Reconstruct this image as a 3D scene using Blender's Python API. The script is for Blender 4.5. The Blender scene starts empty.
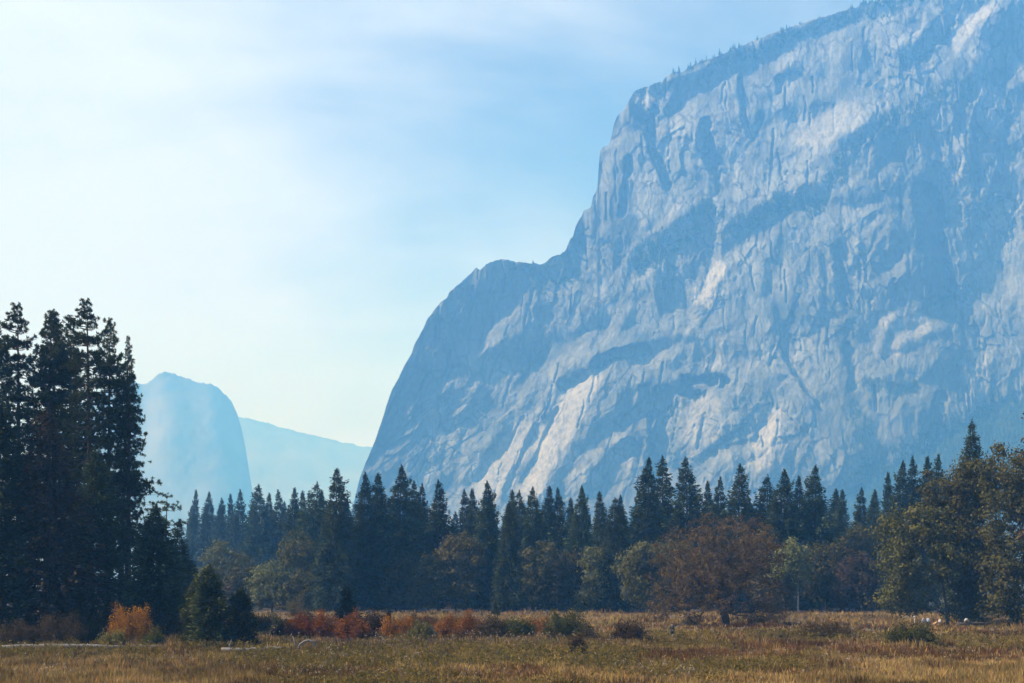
import bpy, math, random
import numpy as np

R = math.radians
rng = np.random.default_rng(11)
random.seed(11)
C = bpy.data.collections.new("scene_content")
bpy.context.scene.collection.children.link(C)
SC = bpy.context.scene

# ----------------------------------------------------------------- camera
F, CX, YH, CH = 1500.0, 512.0, 581.0, 6.5      # focal length in px, horizon row, eye height (m)
SUN_AZ, SUN_EL = -99.0, 41.0                    # degrees right of the view direction, elevation

def at(px, py, Y):
    return ((px - CX) / F * Y, Y, CH - (py - YH) / F * Y)

def ground_Y(py):
    return CH * F / (py - YH)

cam_d = bpy.data.cameras.new("camera")
cam = bpy.data.objects.new("camera", cam_d)
C.objects.link(cam)
cam.location = (0, 0, CH)
cam.rotation_euler = (R(90), 0, 0)
cam_d.sensor_width = 36.0
cam_d.sensor_fit = 'HORIZONTAL'
cam_d.lens = 36.0 * F / 1024.0
cam_d.shift_y = (YH - 341.5) / 1024.0
cam_d.clip_start = 0.5
cam_d.clip_end = 30000
SC.camera = cam

# ----------------------------------------------------------------- noise
def _hash(ix, iy, seed):
    h = (ix.astype(np.int64) * 374761393 + iy.astype(np.int64) * 668265263 + seed * 144269504) & 0xffffffff
    h = ((h ^ (h >> 13)) * 1274126177) & 0xffffffff
    h = h ^ (h >> 16)
    return (h & 0xffffff) / float(0xffffff) * 2 - 1

def vnoise(x, y, seed=0):
    x = np.asarray(x, float); y = np.asarray(y, float)
    ix = np.floor(x); iy = np.floor(y)
    fx = x - ix; fy = y - iy
    fx = fx * fx * fx * (fx * (fx * 6 - 15) + 10)
    fy = fy * fy * fy * (fy * (fy * 6 - 15) + 10)
    a = _hash(ix, iy, seed); b = _hash(ix + 1, iy, seed)
    c = _hash(ix, iy + 1, seed); d = _hash(ix + 1, iy + 1, seed)
    return (a * (1 - fx) + b * fx) * (1 - fy) + (c * (1 - fx) + d * fx) * fy

def fbm(x, y, o=4, seed=0, gain=0.5):
    s = 0; a = 1.0; t = 0
    for k in range(o):
        s = s + a * vnoise(x * 2 ** k + 17.3 * k, y * 2 ** k - 9.1 * k, seed + k)
        t += a; a *= gain
    return s / t

def ridged(x, y, o=4, seed=0, gain=0.5):
    s = 0; a = 1.0; t = 0
    for k in range(o):
        s = s + a * (1 - 2 * np.abs(vnoise(x * 2 ** k + 5.3 * k, y * 2 ** k + 3.7 * k, seed + k)))
        t += a; a *= gain
    return s / t

def gz(x, y):                                   # meadow height
    x = np.asarray(x, float); y = np.asarray(y, float)
    return 0.22 * vnoise(x / 31.0, y / 23.0, 91) + 0.10 * vnoise(x / 9.0, y / 9.0, 92)

# ----------------------------------------------------------------- mesh helpers
def mesh_np(name, V, faces):
    """faces: list of int arrays (n, k)"""
    me = bpy.data.meshes.new(name)
    V = np.ascontiguousarray(V, dtype=np.float32)
    me.vertices.add(len(V))
    me.vertices.foreach_set("co", V.ravel())
    faces = [f for f in faces if len(f)]
    loops = np.concatenate([np.asarray(f, np.int32).ravel() for f in faces])
    tot = np.concatenate([np.full(len(f), f.shape[1], np.int32) for f in faces])
    start = np.concatenate([[0], np.cumsum(tot)[:-1]]).astype(np.int32)
    me.loops.add(len(loops))
    me.loops.foreach_set("vertex_index", loops)
    me.polygons.add(len(tot))
    me.polygons.foreach_set("loop_start", start)
    me.polygons.foreach_set("loop_total", tot)
    me.update(calc_edges=True)
    return me

def set_attr(me, name, vals):
    a = me.attributes.new(name, 'FLOAT', 'POINT')
    a.data.foreach_set("value", np.ascontiguousarray(vals, dtype=np.float32))

def set_col(me, name, cols):
    a = me.attributes.new(name, 'FLOAT_COLOR', 'POINT')
    c = np.ones((len(cols), 4), np.float32); c[:, :3] = cols
    a.data.foreach_set("color", c.ravel())

def smooth(me, on=True):
    me.polygons.foreach_set("use_smooth", np.full(len(me.polygons), on, dtype=bool))

def link(name, me, mat=None, parent=None):
    o = bpy.data.objects.new(name, me)
    C.objects.link(o)
    if mat is not None and len(me.materials) == 0:
        me.materials.append(mat)
    if parent is not None:
        o.parent = parent
    return o

def tag(o, label=None, cat=None, group=None, kind=None):
    if label: o['label'] = label
    if cat: o['category'] = cat
    if group: o['group'] = group
    if kind: o['kind'] = kind
    return o

def thing(name, label, cat, loc=(0, 0, 0), rz=0.0, group=None):
    o = bpy.data.objects.new(name, None)
    C.objects.link(o)
    o.location = loc
    o.rotation_euler = (0, 0, rz)
    o.empty_display_size = 0.5
    return tag(o, label, cat, group)

def dup(root, label, loc, rz=0.0, scale=(1, 1, 1), group=None):
    r = root.copy(); C.objects.link(r)
    r.location = loc; r.rotation_euler = (0, 0, rz); r.scale = scale
    r['label'] = label
    if group: r['group'] = group
    elif 'group' in r: del r['group']
    for ch in list(root.children):
        c = ch.copy(); C.objects.link(c); c.parent = r
        for g in list(ch.children):
            d = g.copy(); C.objects.link(d); d.parent = c
    return r

def unit(a):
    return a / np.maximum(np.linalg.norm(a, axis=-1, keepdims=True), 1e-9)

def rand_dirs(n):
    return unit(rng.normal(size=(n, 3)))

def leaf_quads(Cn, A, B):
    """diamonds: centre, half length axis, half width axis"""
    n = len(Cn)
    V = np.stack([Cn - A, Cn + B, Cn + A, Cn - B], axis=1).reshape(-1, 3)
    Fq = np.arange(4 * n, dtype=np.int32).reshape(n, 4)
    return V, Fq

def join_meshes(parts):
    Vs, Fs, off = [], [], 0
    for V, Fl in parts:
        Vs.append(V)
        for f in Fl: Fs.append(f + off)
        off += len(V)
    return np.concatenate(Vs), Fs

def tube_edges(P0, P1, r0, r1, k=5):
    """separate tapered tubes P0->P1"""
    n = len(P0)
    D = unit(P1 - P0)
    ref = np.where(np.abs(D[:, 2:3]) > 0.9, np.array([[1.0, 0, 0]]), np.array([[0, 0, 1.0]]))
    U = unit(np.cross(D, ref)); W = np.cross(D, U)
    an = np.arange(k) * 2 * np.pi / k
    ring = U[:, None, :] * np.cos(an)[None, :, None] + W[:, None, :] * np.sin(an)[None, :, None]
    a = P0[:, None, :] + ring * r0[:, None, None]
    b = P1[:, None, :] + ring * r1[:, None, None]
    V = np.concatenate([a, b], axis=1).reshape(-1, 3)
    base = (np.arange(n) * 2 * k)[:, None]
    j = np.arange(k); jn = (j + 1) % k
    q = np.stack([base + j, base + jn, base + k + jn, base + k + j], axis=-1).reshape(-1, 4)
    return V, [q.astype(np.int32)]

# ----------------------------------------------------------------- materials
def new_mat(name):
    m = bpy.data.materials.new(name)
    m.use_nodes = True
    m.node_tree.nodes.clear()
    return m, m.node_tree.nodes, m.node_tree.links

def ramp(N, stops):
    r = N.new('ShaderNodeValToRGB')
    while len(r.color_ramp.elements) < len(stops):
        r.color_ramp.elements.new(0.5)
    for e, (p, c) in zip(r.color_ramp.elements, stops):
        e.position = p; e.color = (*c, 1)
    return r

def leaf_mat(name, cols, transl=0.28, clump=0.25):
    m, N, L = new_mat(name)
    out = N.new('ShaderNodeOutputMaterial')
    geo = N.new('ShaderNodeNewGeometry')
    oi = N.new('ShaderNodeObjectInfo')
    tc = N.new('ShaderNodeTexCoord')
    nz = N.new('ShaderNodeTexNoise'); nz.inputs['Scale'].default_value = clump; nz.inputs['Detail'].default_value = 3
    L.new(tc.outputs['Object'], nz.inputs['Vector'])
    ad = N.new('ShaderNodeMath'); ad.operation = 'MULTIPLY_ADD'
    L.new(geo.outputs['Random Per Island'], ad.inputs[0]); ad.inputs[1].default_value = 0.45
    m2 = N.new('ShaderNodeMath'); m2.operation = 'MULTIPLY_ADD'
    L.new(nz.outputs['Fac'], m2.inputs[0]); m2.inputs[1].default_value = 1.1; m2.inputs[2].default_value = -0.3
    L.new(m2.outputs[0], ad.inputs[2])
    rp = ramp(N, [(i / (len(cols) - 1), c) for i, c in enumerate(cols)])
    L.new(ad.outputs[0], rp.inputs['Fac'])
    hs = N.new('ShaderNodeHueSaturation')
    mv = N.new('ShaderNodeMapRange'); mv.inputs['To Min'].default_value = 0.72; mv.inputs['To Max'].default_value = 1.3
    L.new(oi.outputs['Random'], mv.inputs['Value'])
    L.new(mv.outputs[0], hs.inputs['Value'])
    mh = N.new('ShaderNodeMath'); mh.operation = 'MULTIPLY_ADD'; mh.inputs[1].default_value = 0.03; mh.inputs[2].default_value = 0.487
    L.new(oi.outputs['Random'], mh.inputs[0]); L.new(mh.outputs[0], hs.inputs['Hue'])
    L.new(rp.outputs['Color'], hs.inputs['Color'])
    df = N.new('ShaderNodeBsdfDiffuse'); tr = N.new('ShaderNodeBsdfTranslucent')
    L.new(hs.outputs['Color'], df.inputs['Color']); L.new(hs.outputs['Color'], tr.inputs['Color'])
    mx = N.new('ShaderNodeMixShader'); mx.inputs['Fac'].default_value = transl
    L.new(df.outputs[0], mx.inputs[1]); L.new(tr.outputs[0], mx.inputs[2])
    L.new(mx.outputs[0], out.inputs['Surface'])
    return m

def noise_mat(name, c1, c2, scale=3.0, rough=0.85, stretch=(1, 1, 1), bump=0.0):
    m, N, L = new_mat(name)
    out = N.new('ShaderNodeOutputMaterial')
    b = N.new('ShaderNodeBsdfPrincipled'); b.inputs['Roughness'].default_value = rough
    tc = N.new('ShaderNodeTexCoord'); mp = N.new('ShaderNodeMapping'); mp.inputs['Scale'].default_value = stretch
    nz = N.new('ShaderNodeTexNoise'); nz.inputs['Scale'].default_value = scale; nz.inputs['Detail'].default_value = 5
    L.new(tc.outputs['Object'], mp.inputs['Vector']); L.new(mp.outputs[0], nz.inputs['Vector'])
    rp = ramp(N, [(0.3, c1), (0.7, c2)])
    L.new(nz.outputs['Fac'], rp.inputs['Fac']); L.new(rp.outputs['Color'], b.inputs['Base Color'])
    if bump:
        bm = N.new('ShaderNodeBump'); bm.inputs['Strength'].default_value = bump; bm.inputs['Distance'].default_value = 0.05
        L.new(nz.outputs['Fac'], bm.inputs['Height']); L.new(bm.outputs[0], b.inputs['Normal'])
    L.new(b.outputs[0], out.inputs['Surface'])
    return m

def attr_leaf_mat(name, transl=0.3):
    """blade colour from the plant's own colour attribute"""
    m, N, L = new_mat(name)
    out = N.new('ShaderNodeOutputMaterial')
    at_ = N.new('ShaderNodeAttribute'); at_.attribute_name = "plant_color"
    df = N.new('ShaderNodeBsdfDiffuse'); tr = N.new('ShaderNodeBsdfTranslucent')
    L.new(at_.outputs['Color'], df.inputs['Color']); L.new(at_.outputs['Color'], tr.inputs['Color'])
    mx = N.new('ShaderNodeMixShader'); mx.inputs['Fac'].default_value = transl
    L.new(df.outputs[0], mx.inputs[1]); L.new(tr.outputs[0], mx.inputs[2])
    L.new(mx.outputs[0], out.inputs['Surface'])
    return m

M = {}
M['bark_dark'] = noise_mat('bark_dark', (0.035, 0.025, 0.02), (0.08, 0.055, 0.04), 4, 0.9, (1, 1, 0.2))
M['bark_pine'] = noise_mat('bark_pine', (0.035, 0.025, 0.02), (0.075, 0.05, 0.038), 4, 0.9, (1, 1, 0.2))
M['bark_pale'] = noise_mat('bark_pale', (0.25, 0.23, 0.2), (0.42, 0.4, 0.36), 3, 0.9, (1, 1, 0.3))
M['bark_oak'] = noise_mat('bark_oak', (0.03, 0.024, 0.02), (0.07, 0.055, 0.045), 5, 0.9, (1, 1, 0.3))
M['fir'] = leaf_mat('fir_needles', [(0.02, 0.034, 0.016), (0.05, 0.07, 0.033), (0.1, 0.116, 0.052)], 0.15)
M['pine'] = leaf_mat('pine_needles', [(0.022, 0.034, 0.016), (0.05, 0.068, 0.03), (0.09, 0.105, 0.045)], 0.28)
M['cedar'] = leaf_mat('cedar_needles', [(0.022, 0.034, 0.016), (0.05, 0.065, 0.03), (0.085, 0.092, 0.042)], 0.18)
M['brown_fir'] = leaf_mat('brown_tinged_needles', [(0.024, 0.026, 0.014), (0.08, 0.066, 0.036), (0.18, 0.125, 0.065)], 0.18)
M['juniper'] = leaf_mat('juniper_needles', [(0.016, 0.028, 0.012), (0.055, 0.065, 0.024), (0.14, 0.135, 0.05)], 0.2, 0.5)
M['oak_green'] = leaf_mat('oak_leaves_green', [(0.026, 0.032, 0.013), (0.078, 0.078, 0.028), (0.165, 0.138, 0.05)], 0.2)
M['oak_olive'] = leaf_mat('oak_leaves_dull', [(0.03, 0.032, 0.016), (0.075, 0.072, 0.034), (0.125, 0.11, 0.055)], 0.22)
M['oak_pale'] = leaf_mat('oak_leaves_pale', [(0.05, 0.06, 0.025), (0.12, 0.125, 0.05), (0.2, 0.195, 0.08)], 0.28)
M['oak_yellow'] = leaf_mat('oak_leaves_yellow', [(0.05, 0.05, 0.02), (0.115, 0.1, 0.036), (0.22, 0.165, 0.052)], 0.28)
M['oak_brown'] = leaf_mat('oak_leaves_brown', [(0.05, 0.035, 0.02), (0.11, 0.075, 0.041), (0.17, 0.113, 0.06)], 0.28)
M['oak_russet'] = leaf_mat('oak_leaves_russet', [(0.045, 0.036, 0.022), (0.095, 0.073, 0.044), (0.15, 0.112, 0.07)], 0.28)
M['willow_orange'] = leaf_mat('willow_leaves_orange', [(0.08, 0.033, 0.01), (0.25, 0.092, 0.02), (0.4, 0.165, 0.032)], 0.3, 0.6)
M['willow_brown'] = leaf_mat('willow_leaves_brown', [(0.035, 0.025, 0.013), (0.085, 0.06, 0.027), (0.15, 0.105, 0.045)], 0.3, 0.6)
M['willow_olive'] = leaf_mat('willow_leaves_olive', [(0.03, 0.035, 0.01), (0.075, 0.08, 0.02), (0.14, 0.13, 0.035)], 0.28, 0.6)
M['willow_gold'] = leaf_mat('willow_leaves_gold', [(0.1, 0.06, 0.014), (0.38, 0.18, 0.02), (0.55, 0.28, 0.03)], 0.3, 0.6)
M['willow_sage'] = leaf_mat('willow_leaves_sage', [(0.07, 0.068, 0.025), (0.15, 0.135, 0.046), (0.22, 0.19, 0.07)], 0.28, 0.6)
M['twig'] = noise_mat('twig_bark', (0.05, 0.03, 0.02), (0.11, 0.065, 0.045), 5, 0.9)
M['dead_wood'] = noise_mat('bleached_wood', (0.09, 0.087, 0.085), (0.24, 0.235, 0.23), 4, 0.85, (0.3, 3, 3), 0.4)
M['far_tree'] = leaf_mat('far_tree_needles', [(0.015, 0.028, 0.014), (0.03, 0.05, 0.024), (0.05, 0.07, 0.03)], 0.15, 0.02)
M['grass'] = attr_leaf_mat('meadow_grass_blades', 0.35)

# ----------------------------------------------------------------- sky, sun, haze
world = bpy.data.worlds.new("World"); SC.world = world
world.use_nodes = True
WN, WL = world.node_tree.nodes, world.node_tree.links
WN.clear()
wo = WN.new('ShaderNodeOutputWorld'); bg = WN.new('ShaderNodeBackground')
sky = WN.new('ShaderNodeTexSky'); sky.sky_type = 'NISHITA'; sky.sun_disc = False
sky.sun_elevation = R(SUN_EL); sky.sun_rotation = R(SUN_AZ)
sky.altitude = 1200; sky.air_density = 1.0; sky.dust_density = 1.0; sky.ozone_density = 4.0
SKY_STRENGTH = 0.07
bg.inputs['Strength'].default_value = SKY_STRENGTH
tc = WN.new('ShaderNodeTexCoord')
sep = WN.new('ShaderNodeSeparateXYZ'); WL.new(tc.outputs['Generated'], sep.inputs[0])
def wmath(op, a, b=None, c=None, clamp=False):
    n = WN.new('ShaderNodeMath'); n.operation = op; n.use_clamp = clamp
    for i, v in enumerate((a, b, c)):
        if v is None: continue
        if isinstance(v, (int, float)): n.inputs[i].default_value = v
        else: WL.new(v, n.inputs[i])
    return n.outputs[0]
# thin smoke cloud: direction projected on a high sheet
zc = wmath('MAXIMUM', sep.outputs['Z'], 0.02)
zc = wmath('ADD', zc, 0.42)
cx_ = wmath('DIVIDE', sep.outputs['X'], zc); cy_ = wmath('DIVIDE', sep.outputs['Y'], zc)
comb = WN.new('ShaderNodeCombineXYZ'); WL.new(cx_, comb.inputs[0]); WL.new(cy_, comb.inputs[1])
mp = WN.new('ShaderNodeMapping'); mp.inputs['Rotation'].default_value = (0, 0, R(25)); mp.inputs['Scale'].default_value = (1.2, 0.8, 1); mp.inputs['Location'].default_value = (1.7, 0.4, 0)
WL.new(comb.outputs[0], mp.inputs['Vector'])
n1 = WN.new('ShaderNodeTexNoise'); n1.inputs['Scale'].default_value = 1.7; n1.inputs['Detail'].default_value = 5; n1.inputs['Roughness'].default_value = 0.5; n1.inputs['Distortion'].default_value = 0.4
WL.new(mp.outputs[0], n1.inputs['Vector'])
# denser towards the sun's side of the sky
side = wmath('MULTIPLY_ADD', sep.outputs['X'], -0.75, 0.02)
n2 = WN.new('ShaderNodeTexNoise'); n2.inputs['Scale'].default_value = 4.2; n2.inputs['Detail'].default_value = 6; n2.inputs['Roughness'].default_value = 0.6; n2.inputs['Distortion'].default_value = 1.2
mp2 = WN.new('ShaderNodeMapping'); mp2.inputs['Rotation'].default_value = (0, 0, R(-35)); mp2.inputs['Scale'].default_value = (0.5, 1.3, 1)
WL.new(comb.outputs[0], mp2.inputs['Vector']); WL.new(mp2.outputs[0], n2.inputs['Vector'])
wisp = wmath('MULTIPLY_ADD', n2.outputs['Fac'], 0.3, -0.15)
cl = wmath('ADD', wmath('ADD', n1.outputs['Fac'], wisp), side)
mr = WN.new('ShaderNodeMapRange'); mr.interpolation_type = 'SMOOTHSTEP'
mr.inputs['From Min'].default_value = 0.3; mr.inputs['From Max'].default_value = 0.82
mr.inputs['To Min'].default_value = 0.0; mr.inputs['To Max'].default_value = 0.86
WL.new(cl, mr.inputs['Value'])
mix = WN.new('ShaderNodeMix'); mix.data_type = 'RGBA'
fm = WN.new('ShaderNodeMapRange'); fm.interpolation_type = 'SMOOTHSTEP'
fm.inputs['From Min'].default_value = -0.1; fm.inputs['From Max'].default_value = 0.6; fm.inputs['To Min'].default_value = 0.05
WL.new(sep.outputs['Y'], fm.inputs['Value'])
WL.new(wmath('MULTIPLY', mr.outputs[0], fm.outputs[0]), mix.inputs['Factor'])
tint = WN.new('ShaderNodeMix'); tint.data_type = 'RGBA'; tint.blend_type = 'MULTIPLY'; tint.inputs['Factor'].default_value = 1.0
tint.inputs['B'].default_value = (1.12, 0.98, 1.16, 1)
WL.new(sky.outputs[0], tint.inputs['A']); WL.new(tint.outputs['Result'], mix.inputs['A'])
CLOUD = 10.2
cm_ = WN.new('ShaderNodeMix'); cm_.data_type = 'RGBA'                # smoke cloud: bluer and denser low down, whiter higher
cm_.inputs['A'].default_value = (CLOUD * 0.65, CLOUD * 0.775, CLOUD * 1.8, 1); cm_.inputs['B'].default_value = (CLOUD * 0.8, CLOUD * 0.94, CLOUD * 1.25, 1)
cz = WN.new('ShaderNodeMapRange'); cz.inputs['From Min'].default_value = 0.04; cz.inputs['From Max'].default_value = 0.34
WL.new(sep.outputs['Z'], cz.inputs['Value']); WL.new(cz.outputs[0], cm_.inputs['Factor']); WL.new(cm_.outputs['Result'], mix.inputs['B'])
WL.new(mix.outputs['Result'], bg.inputs['Color'])
WL.new(bg.outputs[0], wo.inputs['Surface'])

sd = bpy.data.lights.new("sun", 'SUN'); sun = bpy.data.objects.new("sun", sd); C.objects.link(sun)
sd.energy = 4.8; sd.angle = R(0.53); sd.color = (1.0, 0.985, 0.96)
sx, sy, sz = math.sin(R(SUN_AZ)) * math.cos(R(SUN_EL)), math.cos(R(SUN_AZ)) * math.cos(R(SUN_EL)), math.sin(R(SUN_EL))
from mathutils import Vector
sun.rotation_euler = Vector((sx, sy, sz)).to_track_quat('Z', 'Y').to_euler()
sun.location = (-300, 0, 300)

HAZE_DENSITY = 3.0e-4
HAZE_COLOR = (0.12, 0.415, 1.0)
def box_mesh(name, a, b):
    (x0, y0, z0), (x1, y1, z1) = a, b
    V = np.array([(x0, y0, z0), (x1, y0, z0), (x1, y1, z0), (x0, y1, z0), (x0, y0, z1), (x1, y0, z1), (x1, y1, z1), (x0, y1, z1)], float)
    Q = np.array([(0, 3, 2, 1), (4, 5, 6, 7), (0, 1, 5, 4), (1, 2, 6, 5), (2, 3, 7, 6), (3, 0, 4, 7)], np.int32)
    return mesh_np(name, V, [Q])
hm, HN, HL = new_mat('haze_air')
ho = HN.new('ShaderNodeOutputMaterial'); pv = HN.new('ShaderNodeVolumePrincipled')
pv.inputs['Color'].default_value = (*HAZE_COLOR, 1)
pv.inputs['Absorption Color'].default_value = (1, 1, 1, 1)
pv.inputs['Density'].default_value = HAZE_DENSITY
pv.inputs['Anisotropy'].default_value = 0.0
HL.new(pv.outputs[0], ho.inputs['Volume'])
GX0, GX1, GY0, GY1 = -6500, 6500, -900, 11600
haze = link('haze', box_mesh('haze', (GX0 - 60, GY0 - 60, -3.5), (GX1 + 60, GY1 + 60, 1640)), hm)
tag(haze, kind='stuff'); haze['label'] = 'pale blue smoke haze filling the whole valley'

# ----------------------------------------------------------------- ground
def axis_pts(a, b, fine_a, fine_b, step):
    lo = np.linspace(a, fine_a, 14)[:-1]; hi = np.linspace(fine_b, b, 18)[1:]
    return np.concatenate([lo, np.arange(fine_a, fine_b + 0.1, step), hi])
xs = axis_pts(GX0, GX1, -190, 190, 2.5); ys = axis_pts(GY0, GY1, 40, 380, 2.5)
XX, YY = np.meshgrid(xs, ys)
fade = np.clip((420 - YY) / 60, 0, 1) * np.clip((260 - np.abs(XX)) / 60, 0, 1)
ZZ = gz(XX, YY) * fade
V = np.stack([XX, YY, ZZ], -1).reshape(-1, 3)
nx, ny = len(xs), len(ys)
ii, jj = np.meshgrid(np.arange(nx - 1), np.arange(ny - 1))
a = (jj * nx + ii).ravel()
Q = np.stack([a, a + 1, a + nx + 1, a + nx], -1).astype(np.int32)
gm, GN, GL = new_mat('meadow_soil')
go = GN.new('ShaderNodeOutputMaterial'); gb = GN.new('ShaderNodeBsdfPrincipled'); gb.inputs['Roughness'].default_value = 0.95
gt = GN.new('ShaderNodeTexCoord')
g1 = GN.new('ShaderNodeTexNoise'); g1.inputs['Scale'].default_value = 0.06; g1.inputs['Detail'].default_value = 8; g1.inputs['Roughness'].default_value = 0.65
GL.new(gt.outputs['Object'], g1.inputs['Vector'])
gr = ramp(GN, [(0.3, (0.05, 0.032, 0.015)), (0.5, (0.095, 0.065, 0.03)), (0.68, (0.14, 0.1, 0.048))])
GL.new(g1.outputs['Fac'], gr.inputs['Fac'])
g2 = GN.new('ShaderNodeTexNoise'); g2.inputs['Scale'].default_value = 2.5; g2.inputs['Detail'].default_value = 6
GL.new(gt.outputs['Object'], g2.inputs['Vector'])
gx = GN.new('ShaderNodeMix'); gx.data_type = 'RGBA'; gx.blend_type = 'MULTIPLY'; gx.inputs['Factor'].default_value = 0.7
gr2 = ramp(GN, [(0.3, (0.5, 0.5, 0.5)), (0.7, (1.2, 1.15, 1.05))])
GL.new(g2.outputs['Fac'], gr2.inputs['Fac'])
GL.new(gr.outputs['Color'], gx.inputs['A']); GL.new(gr2.outputs['Color'], gx.inputs['B'])
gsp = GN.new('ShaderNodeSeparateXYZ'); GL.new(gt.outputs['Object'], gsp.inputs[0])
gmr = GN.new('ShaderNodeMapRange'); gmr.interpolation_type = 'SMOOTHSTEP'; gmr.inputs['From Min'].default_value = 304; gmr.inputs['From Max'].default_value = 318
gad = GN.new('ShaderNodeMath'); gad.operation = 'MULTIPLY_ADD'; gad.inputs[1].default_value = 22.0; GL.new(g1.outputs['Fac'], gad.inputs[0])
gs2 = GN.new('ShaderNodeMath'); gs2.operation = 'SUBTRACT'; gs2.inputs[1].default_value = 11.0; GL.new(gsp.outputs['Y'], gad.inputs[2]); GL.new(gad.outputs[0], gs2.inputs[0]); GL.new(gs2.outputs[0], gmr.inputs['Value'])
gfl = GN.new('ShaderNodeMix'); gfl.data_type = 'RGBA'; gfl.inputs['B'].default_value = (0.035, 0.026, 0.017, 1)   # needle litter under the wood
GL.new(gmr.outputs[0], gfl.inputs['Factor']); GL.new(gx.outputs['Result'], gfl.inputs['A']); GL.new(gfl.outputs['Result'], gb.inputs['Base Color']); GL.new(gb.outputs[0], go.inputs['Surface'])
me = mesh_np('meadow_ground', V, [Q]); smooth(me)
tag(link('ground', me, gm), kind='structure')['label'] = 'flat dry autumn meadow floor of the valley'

# ----------------------------------------------------------------- the granite cliff
RIM = [(338, 590), (346, 545), (352, 510), (360, 478), (366, 462), (374, 444), (378, 432), (384, 414), (389, 398), (392, 390), (398, 380), (404, 366),
       (412, 352), (414, 345), (420, 335), (427, 320), (435, 309), (440, 303), (447, 298), (450, 291), (458, 285), (462, 281), (470, 274), (476, 268), (480, 270),
       (486, 264), (495, 260), (504, 259.5), (512, 261), (520, 262.5), (530, 263), (540, 264), (545, 262), (552, 257), (560, 254), (566, 250), (569, 242), (573, 236), (576, 225),
       (580, 218), (584, 211), (591, 207), (593, 196), (597, 190), (598, 178), (599, 162), (600, 152), (603, 147), (609, 145), (612, 134), (614, 124), (617, 116), (622, 112),
       (628, 102), (633, 93), (640, 88), (650, 86), (657, 82), (663, 80), (668, 75), (674, 72), (682, 72), (690, 67), (700, 62), (715, 57), (730, 51), (748, 43), (765, 36), (785, 29),
       (805, 22), (825, 16), (845, 10), (862, 5), (880, -1), (910, -9), (950, -22), (1000, -34), (1060, -46), (1125, -58)]
RX = np.array([p[0] for p in RIM], float); RY = np.array([p[1] for p in RIM], float)
X0, Y0c, WC, HCv = 330, -140, 800, 735               # canvas of the relief study (1 unit = 1 px of arc)
GXc, GYc = np.meshgrid(np.arange(X0, X0 + WC), np.arange(Y0c, Y0c + HCv))
GXc = GXc.astype(float); GYc = GYc.astype(float)
CR = {'c1': (360, 240, 4.27), 'c2': (360, 360, 4.27), 'c3': (540, 60, 4.27), 'c4': (540, 200, 4.27), 'c5': (540, 340, 4.27),
      'c6': (700, 0, 3.16), 'c7': (724, 160, 3.413), 'c8': (724, 310, 3.413), 'p': (0, 0, 1.0)}
def stroke(cv, crop, pts, w, val, amt=0.9):
    ox, oy, s = CR[crop]
    P = [(ox + x / s, oy + y / s) for x, y in pts]
    if len(P) == 1: P = P * 2
    xs_ = [p[0] for p in P]; ys_ = [p[1] for p in P]
    m_ = w * 2.6 + 2
    i0 = max(0, int(min(xs_) - m_ - X0)); i1 = min(WC, int(max(xs_) + m_ - X0) + 1)
    j0 = max(0, int(min(ys_) - m_ - Y0c)); j1 = min(HCv, int(max(ys_) + m_ - Y0c) + 1)
    if i1 <= i0 or j1 <= j0: return
    gx_, gy_ = GXc[j0:j1, i0:i1], GYc[j0:j1, i0:i1]
    wob = vnoise(gx_ / 9.0, gy_ / 13.0, 5) * min(w, 9) * 0.45 + vnoise(gx_ / 3.0, gy_ / 4.5, 6) * min(w, 6) * 0.3
    d = np.full(gx_.shape, 1e9)
    for (ax, ay), (bx, by) in zip(P[:-1], P[1:]):
        vx, vy = bx - ax, by - ay
        t = np.clip(((gx_ - ax) * vx + (gy_ - ay) * vy) / max(vx * vx + vy * vy, 1e-6), 0, 1)
        d = np.minimum(d, np.hypot(gx_ - ax - t * vx, gy_ - ay - t * vy))
    d = np.maximum(d + wob, 0)
    k = amt * np.exp(-(d / (w * 1.05)) ** 7)
    cv[j0:j1, i0:i1] = cv[j0:j1, i0:i1] * (1 - k) + val * k

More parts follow.
